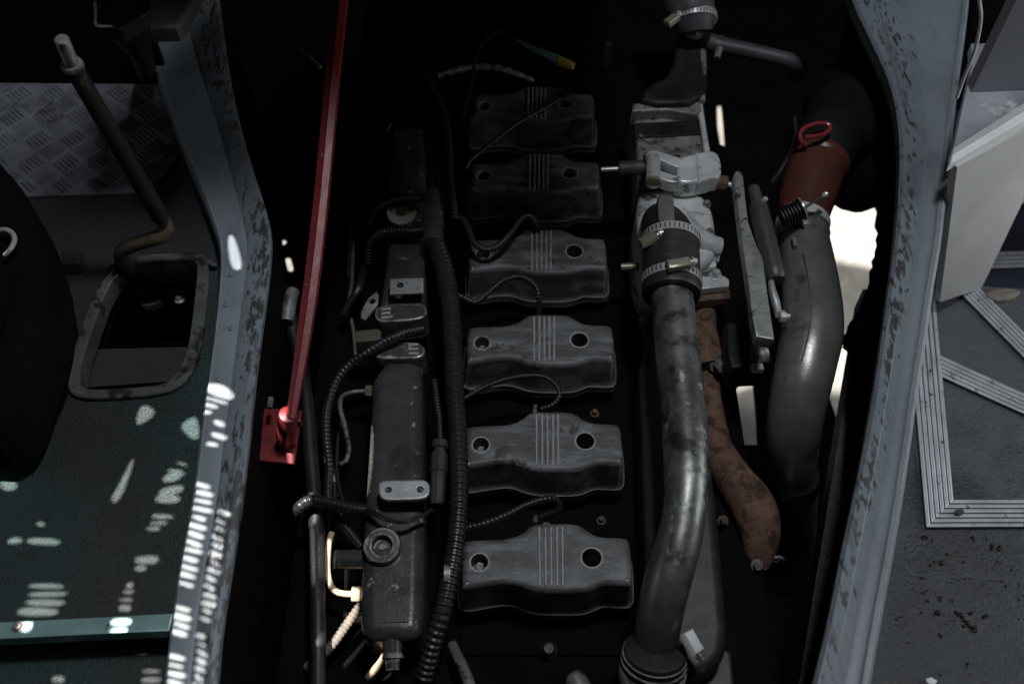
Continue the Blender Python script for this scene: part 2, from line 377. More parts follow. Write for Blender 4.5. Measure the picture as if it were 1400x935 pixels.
# cab floor with the opening under the gear lever
hole = [(150, 362), (178, 352), (262, 347), (276, 358), (274, 402), (266, 470), (253, 508), (222, 530), (171, 535), (118, 537), (100, 524), (104, 490), (122, 437), (140, 388)]
def flat(outer, holes, z, th, down=True):
    o = [Vector(P(x, y, z).xy) for x, y in outer]; hs = [[Vector(P(x, y, z).xy) for x, y in h] for h in holes]
    v2, fs = cap(o, hs); bm = bmesh.new(); vs = [bm.verts.new((v.x, v.y, z)) for v in v2]
    for f in fs: bm.faces.new([vs[i] for i in f])
    ed = [e for e in bm.edges if len(e.link_faces) == 1]
    r = bmesh.ops.extrude_edge_only(bm, edges=ed)
    for v in r['geom']:
        if isinstance(v, bmesh.types.BMVert): v.co.z -= th
    return bm
lf = [(-160, 100)] + [(LO[i][0]+14, LO[i][1]) for i in range(1, 12)] + [(246, 846), (-160, 866)]
obj('cab_floor', flat(lf, [hole], ZF, 0.06), 'floor_vinyl', kind='structure')
obj('lower_floor', flat([(-160, 800), (262, 790), (240, 1010), (-160, 1010)], [], ZF-0.05, 0.02), 'floor_vinyl', kind='structure')
bm = pprism([(60, 330), (300, 330), (300, 470), (60, 470)], ZF-0.2, [(0, 0), (0, -0.02)])
obj('gearbox_well', bm, 'grime_oil', kind='structure')
obj('well_ledge', pprism([(112, 478), (262, 474), (250, 520), (110, 530)], ZF-0.03, [(0, 0), (0, -0.1)]), 'olive_panel', kind='structure')
fw = [P(-200, 108, ZF), P(235, 112, ZF)]
up = Vector((0, 0, 0.8))
obj('firewall', sheet([fw[0], fw[1], fw[1]+up, fw[0]+up], [(0, 1, 2, 3)], 0.01), 'grime', kind='structure')
obj('front_bulkhead', box((0.2, 2.35, -0.1), (3.6, 0.03, 1.75)), 'grime', kind='structure')

# step floor on the right, lower step, platform
obj('step_floor', flat([(1180, 395), (1270, 400), (1336, 391), (1500, 402), (1500, 1010), (1080, 1010)], [], ZS, 0.05), 'floor_grit', kind='structure')
obj('lower_step', flat([(1290, 150), (1520, 150), (1520, 430), (1290, 430)], [], ZS-0.15, 0.03), 'step_dark', kind='structure')
obj('platform', flat([(1329, 90), (1328, 60), (1520, 60), (1520, 88), (1400, 148), (1304, 203), (1313, 160)], [], ZP, 0.015), 'platform_vinyl', kind='structure')
a, b = P(1328, 127, ZP), P(1520, 119, ZP)
obj('platform_wall', sheet([a, b, b+Vector((0, 0, 0.6)), a+Vector((0, 0, 0.6))], [(0, 1, 2, 3)], 0.02), 'wall_grey', kind='structure')

# tray under the engine with gaps to the lit ground
def tray():
    z = -0.5
    outer = [(150, -120), (1330, -120), (1330, 1100), (150, 1100)]
    gaps = [[(985, 500), (1028, 496), (1034, 560), (1037, 608), (1000, 608), (984, 605)],
            [(1120, 262), (1190, 262), (1202, 290), (1202, 330), (1196, 372), (1180, 424), (1168, 470), (1168, 540), (1171, 620), (1170, 690), (1150, 622), (1146, 580), (1130, 530), (1120, 470)],
            [(980, 140), (987, 140), (990, 170), (992, 200), (985, 198), (981, 175)],
            [(386.5+5.2*math.cos(k*math.pi/6), 329.5+5.6*math.sin(k*math.pi/6)) for k in range(12)],
            [(389, 350), (391, 348), (394, 348), (396, 350), (401, 366), (401, 369), (399, 371), (396, 371), (393, 368)]]
    return flat(outer, gaps, z, 0.012)
obj('undertray', tray(), 'grime', kind='structure')

# unseen sheet added overhead, its slots cut to throw the sun stripes
def quad(x0, x1, y0, y1, s=0): return [(x0, y0), (x1, y0+s), (x1, y1+s), (x0, y1)]
def at_x(line, y):
    for (xa, ya), (xb, yb) in zip(line, line[1:]):
        if ya <= y <= yb: return xa + (xb-xa)*(y-ya)/(yb-ya)
    return line[-1][0]
sun = []                                              # (polygon in picture points, level it falls on)
y = 657
while y < 945:
    x0 = at_x(LO, y) + 3
    if not (800 < y < 815 or 862 < y < 884): sun.append((quad(x0+random.uniform(-1, 2), x0+random.uniform(20, 27), y, y+random.uniform(5, 6.4), random.uniform(5.5, 8)), ZT))
    if y > 682:
        x1 = at_x(LC, y) + 2
        if not 838 < y < 850: sun.append((quad(x1+random.uniform(-1, 1.5), x1+random.uniform(13, 19), y+5, y+random.uniform(9.8, 11.2), random.uniform(5, 8)), ZT))
    y += 11.2
sun += [([(283, 523), (300, 524), (314, 533), (320, 545), (310, 547), (282, 535)], ZT), (quad(279, 312, 540, 544, 9), ZT), (quad(279, 296, 549, 555, 4), ZT), (quad(277, 288, 559, 563, 3), ZT),
        (quad(293, 308, 573, 579, 5), ZT), (quad(288, 309, 590, 597, 6), ZT), (quad(282, 297, 602, 607, 4), ZT),
        ([(309, 322), (319, 320), (329, 350), (329, 367), (320, 369), (314, 357)], ZT),
        ([(196, 551), (212, 560), (211, 568), (186, 584), (187, 570)], ZF), ([(272, 567), (274, 607), (246, 584), (256, 574)], ZF),
        ([(183, 624), (180, 642), (163, 688), (152, 684), (160, 664), (178, 632)], ZF),
        (quad(240, 257, 630, 634, 4), ZF), (quad(229, 253, 639, 644, 6), ZF), ([(225, 650), (248, 640), (246, 655), (224, 660)], ZF), ([(218, 668), (250, 662), (248, 674), (217, 680)], ZF), (quad(215, 246, 677, 687, 0), ZF),
        (quad(208, 238, 702, 708, 1), ZF), (quad(204, 228, 712, 717, 0), ZF), (quad(201, 218, 720, 725, 0), ZF),
        (quad(185, 217, 760, 770, 0), ZF), (quad(183, 199, 773, 780, 0), ZF),
        (quad(172, 183, 796, 804, 0), ZF), (quad(170, 183, 807, 812, 0), ZF), (quad(164, 181, 817, 823, 0), ZF), (quad(161, 179, 827, 834, 0), ZF),
        ([(50, 713), (60, 712), (64, 719), (50, 718)], ZF), ([(10, 736), (26, 734), (31, 742), (12, 743)], ZF), ([(36, 736), (80, 736), (83, 744), (38, 744)], ZF),
        (quad(38, 87, 797, 804, 0), ZF), (quad(40, 91, 809, 815, 0), ZF), (quad(37, 86, 820, 827, 0), ZF), (quad(22, 80, 831, 841, 0), ZF),
        (quad(152, 178, 846, 854, 0), ZF+.004), (quad(152, 175, 858, 863, 0), ZF+.004), (quad(28, 43, 849, 862, 0), ZF+.004),
        (quad(194, 219, 915, 920, 0), ZF-.05), (quad(193, 219, 925, 932, 0), ZF-.05), (quad(72, 88, 924, 933, 0), ZF-.05),
        ([(0, 642), (10, 645), (26, 668), (0, 672)], ZF),
        ([(400, 676), (433, 676), (433, 712), (400, 712)], -0.01), ([(442, 738), (455, 738), (454, 800), (444, 804)], -0.042), ([(448, 805), (494, 803), (494, 822), (452, 822)], -0.04), ([(492, 826), (494, 838), (472, 868), (448, 896), (440, 890), (462, 860), (478, 836)], -0.05),
        ([(384, 550), (397, 550), (402, 566), (394, 588), (385, 588)], 0.115),
        ([(418, 640), (423, 640), (428, 704), (424, 704)], -0.02), ([(424, 716), (428, 716), (430, 800), (426, 800)], -0.02),
        ([(497, 585), (516, 585), (514, 680), (495, 690)], -0.02), ([(516, 898), (528, 896), (520, 910), (506, 924), (503, 918)], -0.05)]
RZ = 2.2
def cut_sun_mask():
    hs = []
    for poly, z in sun:
        l = []
        for x, y in poly:
            p = P(x, y, z); d = SUN-p; q = p + d*((RZ-p.z)/d.z); l.append(Vector((q.x, q.y)) + Vector((random.uniform(-.0012, .0012), random.uniform(-.0006, .0006))))
        hs.append(chaikin(l, 2))
    v2, fs = cap([Vector((-2.6, -1.5)), Vector((-0.02, -1.5)), Vector((-0.02, 3)), Vector((-2.6, 3))], hs)
    return sheet([(v.x, v.y, RZ) for v in v2], fs, 0.0008)
obj('sun_mask', cut_sun_mask(), 'sheet_steel', kind='structure')

# unseen sheet added on the right, holes cut to shape the ground's sun patches
lit = [[(1100, 200), (1215, 200), (1215, 372), (1120, 350)], [(960, 520), (1040, 502), (1070, 480), (1180, 470), (1180, 540), (1060, 525), (1040, 522), (960, 552)], [(960, 120), (1005, 120), (1005, 205), (960, 205)]]
def cut_ground_mask():
    hs = []
    X = 1.75
    for poly in lit:
        l = []
        for x, y in poly:
            p = P(x, y, ZG); d = GSUN-p; q = p + d*((X-p.x)/d.x); l.append(Vector((q.y, q.z)))
        hs.append(l)
    v2, fs = cap([Vector((-0.5, ZG)), Vector((4, ZG)), Vector((4, 0.2)), Vector((-0.5, 0.2))], hs)
    return sheet([(X, v.x, v.y) for v in v2], fs, 0.001)
obj('ground_sun_mask', cut_ground_mask(), 'sheet_steel', kind='structure')

# ================================================================== HATCH FRAMES
def strip(rows, bm=None):
    """rows: list of vertex rows"""
    bm = bm or bmesh.new(); la = bm.verts.layers.float.get('across') or bm.verts.layers.float.new('across')
    vr = [[bm.verts.new(p) for p in r] for r in rows]
    for a, b in zip(vr, vr[1:]):
        for i in range(len(a)-1): bm.faces.new((a[i], a[i+1], b[i+1], b[i]))
    for q in vr:
        for i, v in enumerate(q): v[la] = i/(len(q)-1)
    return bm
def smooth_line(l, n=2): return [(v.x, v.y) for v in chaikin([Vector(p) for p in l], n, 0.25, False)]
lo, li, lc = smooth_line(LO), smooth_line(LI), smooth_line(LC)
Z = Vector((0, 0, 1))
pL = P(300, 600, ZF)
lfr = thing('hatch_frame', 'scuffed grey metal hatch edge between cab floor and engine, striped with sunlight', 'hatch frame', (pL.x, pL.y, ZF), 'painted frames along both sides of the engine hatch')
rows = []
for (a, c, b) in zip(lo, lc, li):
    A, Cc, B = P(*a, ZT), P(*c, ZT), P(*b, ZT)
    ex = (B-A).normalized()
    rows.append([A - Z*(ZT-ZF+.01) - ex*0.004, A - Z*0.006, A - Z*0.001 + ex*0.004, Cc - ex*0.004 - Z*.0005, Cc - ex*0.0004 - Z*.0016])
obj('outer_flange', strip(rows), 'frame_paint', lfr)
rows = []
for (a, c, b) in zip(lo, lc, li):
    A, Cc, B = P(*a, ZT), P(*c, ZT), P(*b, ZT)
    ex = (B-A).normalized()
    rows.append([Cc - Z*.0018 - ex*.0006, Cc + ex*.001 - Z*.001, Cc + ex*.006, Cc.lerp(B, .55), B - ex*.006, B - Z*.003, B - Z*.012])
obj('inner_flange', strip(rows), 'frame_scuffed', lfr)
# inner skirt of the left frame
iw = [P(*b, ZT-0.01) for b in li]
bm = strip([[p, p - Z*0.2, p - Z*0.5] for p in iw])
obj('side_skirt', bm, 'grime', lfr)
for x, y in [(316, 376), (309, 417), (316, 449), (299, 519), (349, 448)]:
    p = P(x, y, ZT); obj('rivet', lathe(p, Z, [(-.002, .0036), (.0008, .0036), (.002, .0024), (.0024, .0008)], 12), 'frame_scuffed', lfr)

ri, ro = smooth_line(RI), smooth_line(RO)
pR = P(1220, 600, ZF)
rfr = thing('hatch_frame', 'blue-grey hatch edge with black scuff marks beside the step floor', 'hatch frame', (pR.x, pR.y, ZF), 'painted frames along both sides of the engine hatch')
r1, r2, r3 = [], [], []
for (a, b) in zip(ri, ro):
    A, B = P(*a, ZT), P(*b, ZT); ex = (B-A); L = ex.length; ex.normalize()
    r1.append([A - Z*0.03 + ex*.003, A - Z*0.004, A + ex*0.004, A.lerp(B, .14), A.lerp(B, .30), A.lerp(B, .33) - Z*.001, A.lerp(B, .48) - Z*.001])
    r2.append([A.lerp(B, .48) - Z*.001, A.lerp(B, .52) - Z*.0004, A.lerp(B, .58) + Z*.001, B - ex*.012 + Z*.001])
    r3.append([B - ex*.012 + Z*.001, B - ex*.009 + Z*.004, B - ex*.004 + Z*.005, B + Z*.001, B + ex*.001 - Z*.01, B + ex*.001 - Z*.27])
obj('inner_flange', strip(r1), 'frame_scuffed', rfr)
obj('outer_flange', strip(r2), 'frame_paint', rfr)
obj('edge_bead', strip(r3), 'frame_paint', rfr)
# rubber seal hanging inside the right frame
fl = [(1195, -60), (1140, 60), (1160, 150), (1196, 240), (1196, 285), (1198, 325), (1193, 355), (1188, 380), (1178, 418), (1160, 446), (1151, 462), (1150, 474), (1163, 486), (1163, 540), (1166, 600), (1178, 640)]
flx = [(1195, -60), (1205, 60), (1230, 150), (1236, 240), (1232, 285), (1228, 325), (1224, 355), (1220, 380), (1215, 418), (1210, 446), (1208, 462), (1206, 474), (1204, 486), (1196, 540), (1186, 600), (1182, 640)]
seal = thing('rubber_seal', 'torn black rubber seal hanging inside the right hatch frame', 'seal', P(1200, 460, -.05))
rows = []
for k, ((a, b), (c, d)) in enumerate(zip(smooth_line(flx, 2), smooth_line(fl, 2))):
    j = random.uniform(-2.5, 2.5) if 270 < d < 640 else 0
    A, B = P(a, b, ZT-.02), P(c+j, d, -.12); rows.append([A, A.lerp(B, .5) - Z*.02, B])
bm = strip(rows); bmesh.ops.solidify(bm, geom=bm.faces[:], thickness=.004)
obj('flap', bm, 'grime', seal)

# unseen lid added over the far end of the engine, sized to shade it
l0, l1 = Vector((0, 1.62, .34)), Vector((0, .868, 1.02))
lx = [Vector((-.28, 0, 0)), Vector((.21, 0, 0))]
obj('shade_lid', sheet([l0+lx[0], l0+lx[1], l1+lx[1], l1+lx[0]], [(0, 1, 2, 3)], .012), 'grime', kind='structure')
# ================================================================== ENGINE
S0 = P(754, 760, 0)
eng = thing('diesel_engine', 'big dark grey diesel engine with a row of separate rocker covers', 'engine', (S0.x, S0.y, -0.35))
bm = box((0.02, 0.95, -0.27), (0.62, 1.5, 0.34), b=.01)
obj('engine_block', bm, 'grime', eng)
ye = [P(754, y, 0).y for y in (713, 566, 432, 315, 208)]
SP = (ye[4]-ye[0])/4
bm = box((0.06, S0.y+2.5*SP, -0.12), (0.25, 6*SP+.02, 0.05), b=.006)
obj('cylinder_head', bm, 'grime', eng)
COV = [(632.6, 741.5), (641, 736.6), (668, 735.6), (693.6, 734.7), (713.4, 728), (726, 716.8), (734.7, 714), (760, 713.8), (787, 714), (798.5, 719.6), (810, 728), (824, 732.4), (852.4, 733), (860, 736.6), (863, 752), (865, 794.8), (861, 799.5), (840, 798), (827, 797.6), (815.5, 802), (804, 807.5), (787, 809), (764, 809), (742, 808.4), (725, 804.7), (707.7, 797.6), (693.6, 795.4), (670, 798), (656.7, 800.5), (636.9, 804.2), (631, 800.5)]
cpts = [Vector(P(x, y, 0).xy) for x, y in COV]
cpts = chaikin(cpts, 1)
def hole_at(x, y, r, d):
    c = P(x, y, 0); return (c.x, c.y, r*mpp(c), d)
hs = [hole_at(655.5, 768, 12, .03), hole_at(809, 762, 13.5, .045)]
prof = bev(.007, .05, .004) + [(-.0055, -.056), (-.0075, -.058), (-.008, -.07)]
cover = obj('rocker_cover', prism2(cpts, prof, hs), 'cover_paint', eng)
cov_children = []
c1 = P(655.5, 768, 0)
cov_children.append(obj('bolt', hexbolt((c1.x, c1.y, -.026), (0, 0, 1), .0062, .013), 'dirty_alu', cover))
for k in range(5):
    xa = 737.5 + k*7.4
    xa = [738, 746.2, 754, 762, 769.5][k]
    a, b = P(xa - .6, 722, 0), P(xa, 800, 0)
    m = mpp(a)
    rb = prism2([(a.x-1.7*m, a.y), (a.x-1.2*m, a.y+1.2*m), (a.x+1.2*m, a.y+1.2*m), (a.x+1.7*m, a.y), (b.x+1.7*m, b.y), (b.x+1.2*m, b.y-1.2*m), (b.x-1.2*m, b.y-1.2*m), (b.x-1.7*m, b.y)], [(.0007, .0022), (0, .0012), (-.0004, -.001)])
    cov_children.append(obj('rib', rb, 'cover_paint', cover))
for k in range(1, 6):
    c = cover.copy(); C.objects.link(c); c.parent = eng
    c.location = Vector((-(.0012*k), SP*k, 0)); c.rotation_euler = (0, 0, random.uniform(-.004, .004))
    for ch in cov_children:
        d = ch.copy(); C.objects.link(d); d.parent = c
# small bolts and plugs in the gaps between the heads
for k, (x, y, m) in enumerate([(822, 712, 'rust_dark'), (813, 566, 'rust')]):
    p = P(x, y, -.055); obj('bolt', hexbolt(p, (0, 0, 1), .004, .009), m, eng)

# dim castings in the gaps between the covers
for k in range(-1, 6):
    y = S0.y + SP*(k+.5)
    hb = obj('injector_seat', lathe((.045, y, -.121), (0, -.15, 1), [(0, .017), (.008, .0165), (.010, .012), (.03, .011), (.033, .008), (.045, .006)], 16), 'head_iron', eng)
    for dx in (-.075, .095):
        obj('bolt', hexbolt((.045+dx, y+.01, -.121), (0, 0, 1), .0055, .014), 'head_iron', eng)
    obj('head_joint', box((.05, y-.032, -.1215), (.24, .004, .006)), 'head_iron', eng)
# coolant rail on the left of the engine
segA = [(511, 489), (576, 489), (577, 520), (580, 671), (580, 800), (579, 846), (574, 864), (558, 871), (514, 872), (499, 868), (492, 855), (491, 820), (493, 780), (498, 690), (504, 600)]
zc = .0
rail = obj('coolant_rail', pprism(segA, zc, bev(.016, .06, 0, 6), smooth=1), 'rail_paint', eng)
def racetrack(pix, z, h, b=.003, **k): return pprism(pix, z, bev(b, h, 0, 2), smooth=2, **k)
fA = [(509, 478), (513, 469), (530, 467), (560, 467), (574, 468), (582, 476), (580, 485), (570, 490), (545, 490), (522, 490), (512, 487)]
obj('flange', racetrack(fA, zc+.012, .045), 'rail_paint', rail)
for k in range(3): obj('marking', pprism([(559, 469.5+k*6), (572, 469+k*6), (572, 472+k*6), (558, 472.5+k*6)], zc+.0135, bev(.0005, .003, 0, 1)), 'plate_metal', rail)
br = [(517, 664), (519, 658), (530, 656), (560, 656), (578, 655), (586, 659), (588, 668), (585, 678), (575, 682), (550, 683), (528, 683.5), (519, 679)]
obj('bracket', pprism(br, zc+.03, bev(.0015, .006, 0, 2), [(531, 669.5, 5, .006), (574.5, 669, 5, .006)], smooth=1), 'plate_metal', rail)
for x in (535, 570): obj('spacer', lathe(P(x, 672, zc+.026), (0, 0, -1), [(0, .008), (.03, .008)], 12), 'rail_paint', rail)
c = P(522, 745, zc+.012); m = mpp(c)
obj('boss', lathe(c, (0, -.15, 1), [(-.03, 28*m), (-.004, 26.5*m), (0, 24*m), (0, 15*m), (-.0015, 14*m), (-.012, 12.5*m), (-.012, 4*m), (-.009, 3.5*m)], 32), 'rail_paint', rail)
p0, p1 = P(505, 765, zc-.02), P(457, 764, zc-.02)
obj('stub', lathe(p0, p1-p0, [(0, .0125), ((p1-p0).length-.002, .0112), ((p1-p0).length, .0095), ((p1-p0).length, .006)], 20), 'rail_paint', rail)
p0, p1 = P(536, 862, zc-.018), P(537, 900, zc-.025)
Ls = (p1-p0).length
obj('outlet', lathe(p0, p1-p0, [(0, .0125), (Ls-.004, .0112), (Ls-.003, .0125), (Ls, .0125), (Ls+.001, .0085), (Ls+.013, .008), (Ls+.013, .004)], 20), 'rail_paint', rail)
segB = [(531, 322), (578, 322), (581, 370), (584, 432), (516, 432), (521, 395)]
railB = obj('coolant_rail', pprism(segB, zc-.005, bev(.014, .06, 0, 5)), 'rail_paint', eng)
obj('tab', pprism([(533, 381), (579, 379.5), (579, 400), (533, 402)], zc+.02, bev(.001, .004, 0, 1), [(547, 390, 5.2, .004)]), 'plate_metal', railB)
obj('flange', racetrack([(512, 430), (514, 420), (530, 416), (560, 415), (577, 415), (584, 421), (583, 432), (570, 437), (545, 439), (524, 440), (514, 437)], zc+.012, .045), 'rail_paint', railB)
for k in range(3): obj('marking', pprism([(521, 421+k*5.7), (534, 420+k*5.7), (534, 423+k*5.7), (521, 424+k*5.7)], zc+.0135, bev(.0005, .003, 0, 1)), 'plate_metal', railB)
segC = [(537, 172), (578, 172), (582, 250), (583, 305), (526, 305), (531, 230)]
railC = obj('coolant_rail', pprism(segC, zc-.01, bev(.013, .06, 0, 5)), 'rail_paint', eng)
c = P(549, 290, zc+.004); m = mpp(c)
obj('cap', lathe(c, (0.03, -.12, 1), [(-.02, 15*m), (-.002, 20.5*m), (0, 20*m), (0.0005, 10*m), (.003, 8*m), (.003, 2*m)], 24), 'pale_cap', railC)
obj('sensor_cap', lathe(c+Z*.003, (0, -.12, 1), [(0, 9*m), (.003, 8*m), (.004, 5*m)], 16), 'rust', railC)
lp = [(515, 398), (518, 404), (516, 416), (505, 430), (498, 438), (493, 434), (494, 424), (503, 408)]
obj('loop_bracket', pprism(lp, zc+.005, bev(.001, .005, 0, 1), [(509, 412, 4.5, .005)]), 'lever_metal', railB)

# intake manifold box under the charge pipe
bx = [(872, 430), (948, 425), (975, 640), (985, 730), (994, 830), (997, 870), (990, 900), (968, 918), (935, 926), (905, 926), (885, 900), (884, 760)]
obj('intake_manifold', pprism(bx, -.01, bev(.014, .1, 0, 5), smooth=1), 'manifold_paint', eng)
obj('intake_step', pprism([(975, 880), (1000, 890), (1004, 935), (1004, 990), (940, 990), (930, 930)], -.06, bev(.004, .06)), 'manifold_paint', eng)

# aluminium intake housing, from the front step to the throttle body
hz = .03
ih = obj('intake_housing', pprism([(870, 204), (868, 190), (864, 150), (866, 140), (957, 137), (960, 150), (966, 216), (966, 240), (872, 240)], hz, bev(.006, .09, .002)), 'dirty_alu', eng)
obj('upper_step', pprism([(864, 152), (865, 141), (957, 138), (960, 150), (952, 156), (912, 150)], hz+.02, bev(.004, .03)), 'dirty_alu', ih)
obj('side_bead', tube([v4(955, 140, hz+.012, 5), v4(962, 180, hz+.008, 4), v4(968, 220, hz+.004, 5)], n=10), 'cast_alu', ih)
obj('gasket', pprism([(866, 168), (958, 164), (960, 183), (868, 188)], hz+.004, bev(.002, .01)), 'grime_oil', ih)
tb = obj('throttle_body', pprism([(872, 268), (880, 259), (925, 256), (958, 262), (972, 278), (978, 300), (979, 330), (978, 352), (950, 366), (890, 366), (876, 340), (870, 300)], hz+.01, bev(.012, .12, .002, 5), smooth=1), 'cast_alu', eng)
for x, y in [(885, 272), (966, 280), (970, 318)]: obj('bolt', hexbolt(P(x, y, hz+.009), (0, 0, 1), .0045, .007), 'dirty_alu', tb)
obj('seam_ridge', pprism([(880, 283), (972, 289), (972, 292.5), (880, 286.5)], hz+.0125, bev(.001, .006, 0, 1)), 'cast_alu', tb)
for x, y in [(873, 158), (950, 155), (880, 205), (955, 200), (876, 190)]: obj('bolt', hexbolt(P(x, y, hz), (0, 0, 1), .004, .007), 'dirty_alu', ih)
obj('seam_ridge', pprism([(952, 209), (955, 209), (957, 250), (954, 250)], hz+.0465, bev(.0006, .004, 0, 1)), 'cast_alu', eng)
# nozzle lobes at the lower right of the throttle body
obj('lobe', tube([v4(920, 300, hz+.02, 22), v4(945, 322, hz+.012, 19), v4(968, 334, hz+.006, 15), v4(984, 338, hz+.002, 13.5)], n=20), 'cast_alu', tb)
obj('lobe', tube([v4(940, 345, hz-.008, 14), v4(965, 350, hz-.012, 13), v4(982, 352, hz-.014, 9)], n=16), 'cast_alu', tb)
obj('lobe', tube([v4(935, 368, hz-.01, 14), v4(958, 366, hz-.014, 10), v4(975, 362, hz-.016, 8)], n=16), 'cast_alu', tb)
obj('flange', pprism([(938, 384), (956, 378), (990, 377), (997, 382), (997, 391), (950, 396)], hz-.01, bev(.002, .012)), 'cast_alu', tb)
obj('flange_bolt', hexbolt(P(978, 378, hz-.01), (0, 0, 1), .006, .012), 'clean_steel', tb)
# clevis block across the housing
cz = hz+.045
ck = obj('clevis_block', pprism([(926, 232), (926, 215), (952, 209), (958, 207), (976, 205), (984, 212), (987, 228), (986, 240), (972, 244), (945, 250), (925, 249), (924, 240)], cz, bev(.005, .028, .001, 3), smooth=1), 'cast_alu', eng)
for pts in ([(882, 217), (884, 207), (897, 205), (921, 213), (932, 216), (932, 228), (923, 228), (900, 217), (888, 219)], [(899, 232), (906, 234), (923, 240), (932, 240), (932, 249), (916, 249), (903, 244), (896, 240)]):
    obj('fork_arm', pprism(pts, cz+.002, bev(.002, .02, 0, 2), smooth=1), 'cast_alu', ck)
obj('slot_shade', pprism([(880, 212), (930, 212), (930, 250), (890, 252)], cz-.026, bev(.002, .015)), 'grime', ck)  # dark piece added under the fork so its slot reads as shade
p0, p1 = P(893, 217, cz+.002), P(893, 244, cz)
obj('clevis_pin', lathe(p0, p1-p0, [(-.004, .0095), (0, .0105), ((p1-p0).length, .0108), ((p1-p0).length+.003, .0112), ((p1-p0).length+.007, .0112), ((p1-p0).length+.0075, .010)], 24), 'clean_steel', ck)
p0, p1 = P(882, 229, cz-.01), P(846, 231, cz-.01)
Lq = (p1-p0).length
obj('pin_end', lathe(p1 if 0 else P(893, 248, cz), P(893, 244, cz)-P(893, 217, cz+.002), [(0, .0122), (.004, .0122), (.0046, .0112)], 24), 'zinc_yellow', ck)
obj('bushing', lathe(p0, p1-p0, [(-.006, .006), (.003, .006), (.004, .0115), (Lq*.45, .012), (Lq*.5, .011), (Lq, .0115), (Lq+.001, .009)], 20), 'rubber_grey', ck)
obj('link_rod', lathe(p1, P(822, 232, cz-.01)-p1, [(0, .0038), ((P(822, 232, cz-.01)-p1).length, .0036)], 12), 'clean_steel', ck)
p0, p1 = P(983, 250, cz-.02), P(996, 252, cz-.02)
obj('nut', lathe(p0, p1-p0, [(-.002, .010), (.002, .0115), (.011, .0115), (.013, .009)], 8), 'rust_dark', ck)
p2 = P(1009, 257, cz-.02)
obj('stud', lathe(p1, p2-p1, [(0, .0042), ((p2-p1).length, .0042)], 12), 'clean_steel', ck)
# fuel line stub at the left of the throttle body
p0, p1 = P(876, 364, 0), P(849, 365, 0)
obj('stub', lathe(p0, p1-p0, [(0, .006), ((p1-p0).length, .0055)], 14), 'zinc_yellow', tb)
# neck to the upper left of the housing, rubber elbow
nk = obj('intake_neck', pprism([(925, 40), (965, 38), (970, 80), (966, 140), (875, 142), (880, 118), (920, 100)], hz+.03, bev(.008, .09, .006), smooth=1), 'grime_oil', eng)
obj('neck_edge', tube([v4(961, 70, hz+.03, 4), v4(962, 100, hz+.026, 4), v4(960, 140, hz+.02, 4)], n=10), 'dirty_alu', nk)
obj('plug', hexbolt(P(948, 44, hz+.045), (0, -.3, 1), .011, .014), 'dirty_alu', nk)

# rusty exhaust manifold
em = obj('exhaust_manifold', ptube([(915, 440, -.03, 30), (925, 460, -.04, 34), (955, 470, -.05, 24), (966, 500, -.06, 22)], n=20), 'rust', eng)
obj('flange', pprism([(940, 398), (950, 394), (992, 393), (999, 397), (999, 407), (955, 412), (938, 412)], hz-.025, bev(.002, .016)), 'rust_dark', em)
obj('riser', ptube([(960, 405, -.02, 20), (961, 440, -.04, 18), (966, 478, -.06, 20)], n=16), 'rust', em)
obj('flange', pprism([(950, 477), (958, 473), (986, 473), (994, 477), (995, 487), (990, 494), (952, 494)], -.04, bev(.002, .022), smooth=1), 'rust_dark', em)
obj('flange_bolt', hexbolt(P(981, 497, -.05), (0.2, -.75, .5), .009, .018), 'dirty_alu', em)
obj('downpipe', ptube([(968, 512, -.08, 18), (970, 545, -.085, 17), (975, 580, -.085, 18), (983, 618, -.085, 22), (1003, 655, -.085, 27), (1028, 690, -.085, 31), (1038, 722, -.09, 29), (1038, 750, -.105, 24), (1034, 772, -.12, 18)], n=22), 'rust', em)
obj('branch', ptube([(966, 630, -.12, 16), (972, 665, -.125, 20), (1000, 700, -.13, 22), (1020, 730, -.13, 22)], n=16), 'rust', em)
obj('heat_flange', pprism([(871, 430), (886, 416), (900, 430), (900, 494), (890, 490), (880, 452)], -.02, bev(.003, .02), smooth=1), 'rust', em)
p = P(1034, 772, -.095)
obj('flange_bolt', hexbolt(p, (0.1, -.6, .8), .0055, .011), 'lever_metal', em)
obj('lug', tube([Vector((*(P(1061, 765, -.11) + Vector((.009*math.cos(t), 0, .009*math.sin(t)))), .0022)) for t in [k*math.pi/5 for k in range(11)]], n=8, step=.002), 'dirty_alu', em)
obj('manifold_stud', hexbolt(P(988, 712, -.09), (0, -.5, 1), .005, .012), 'rust_dark', em)

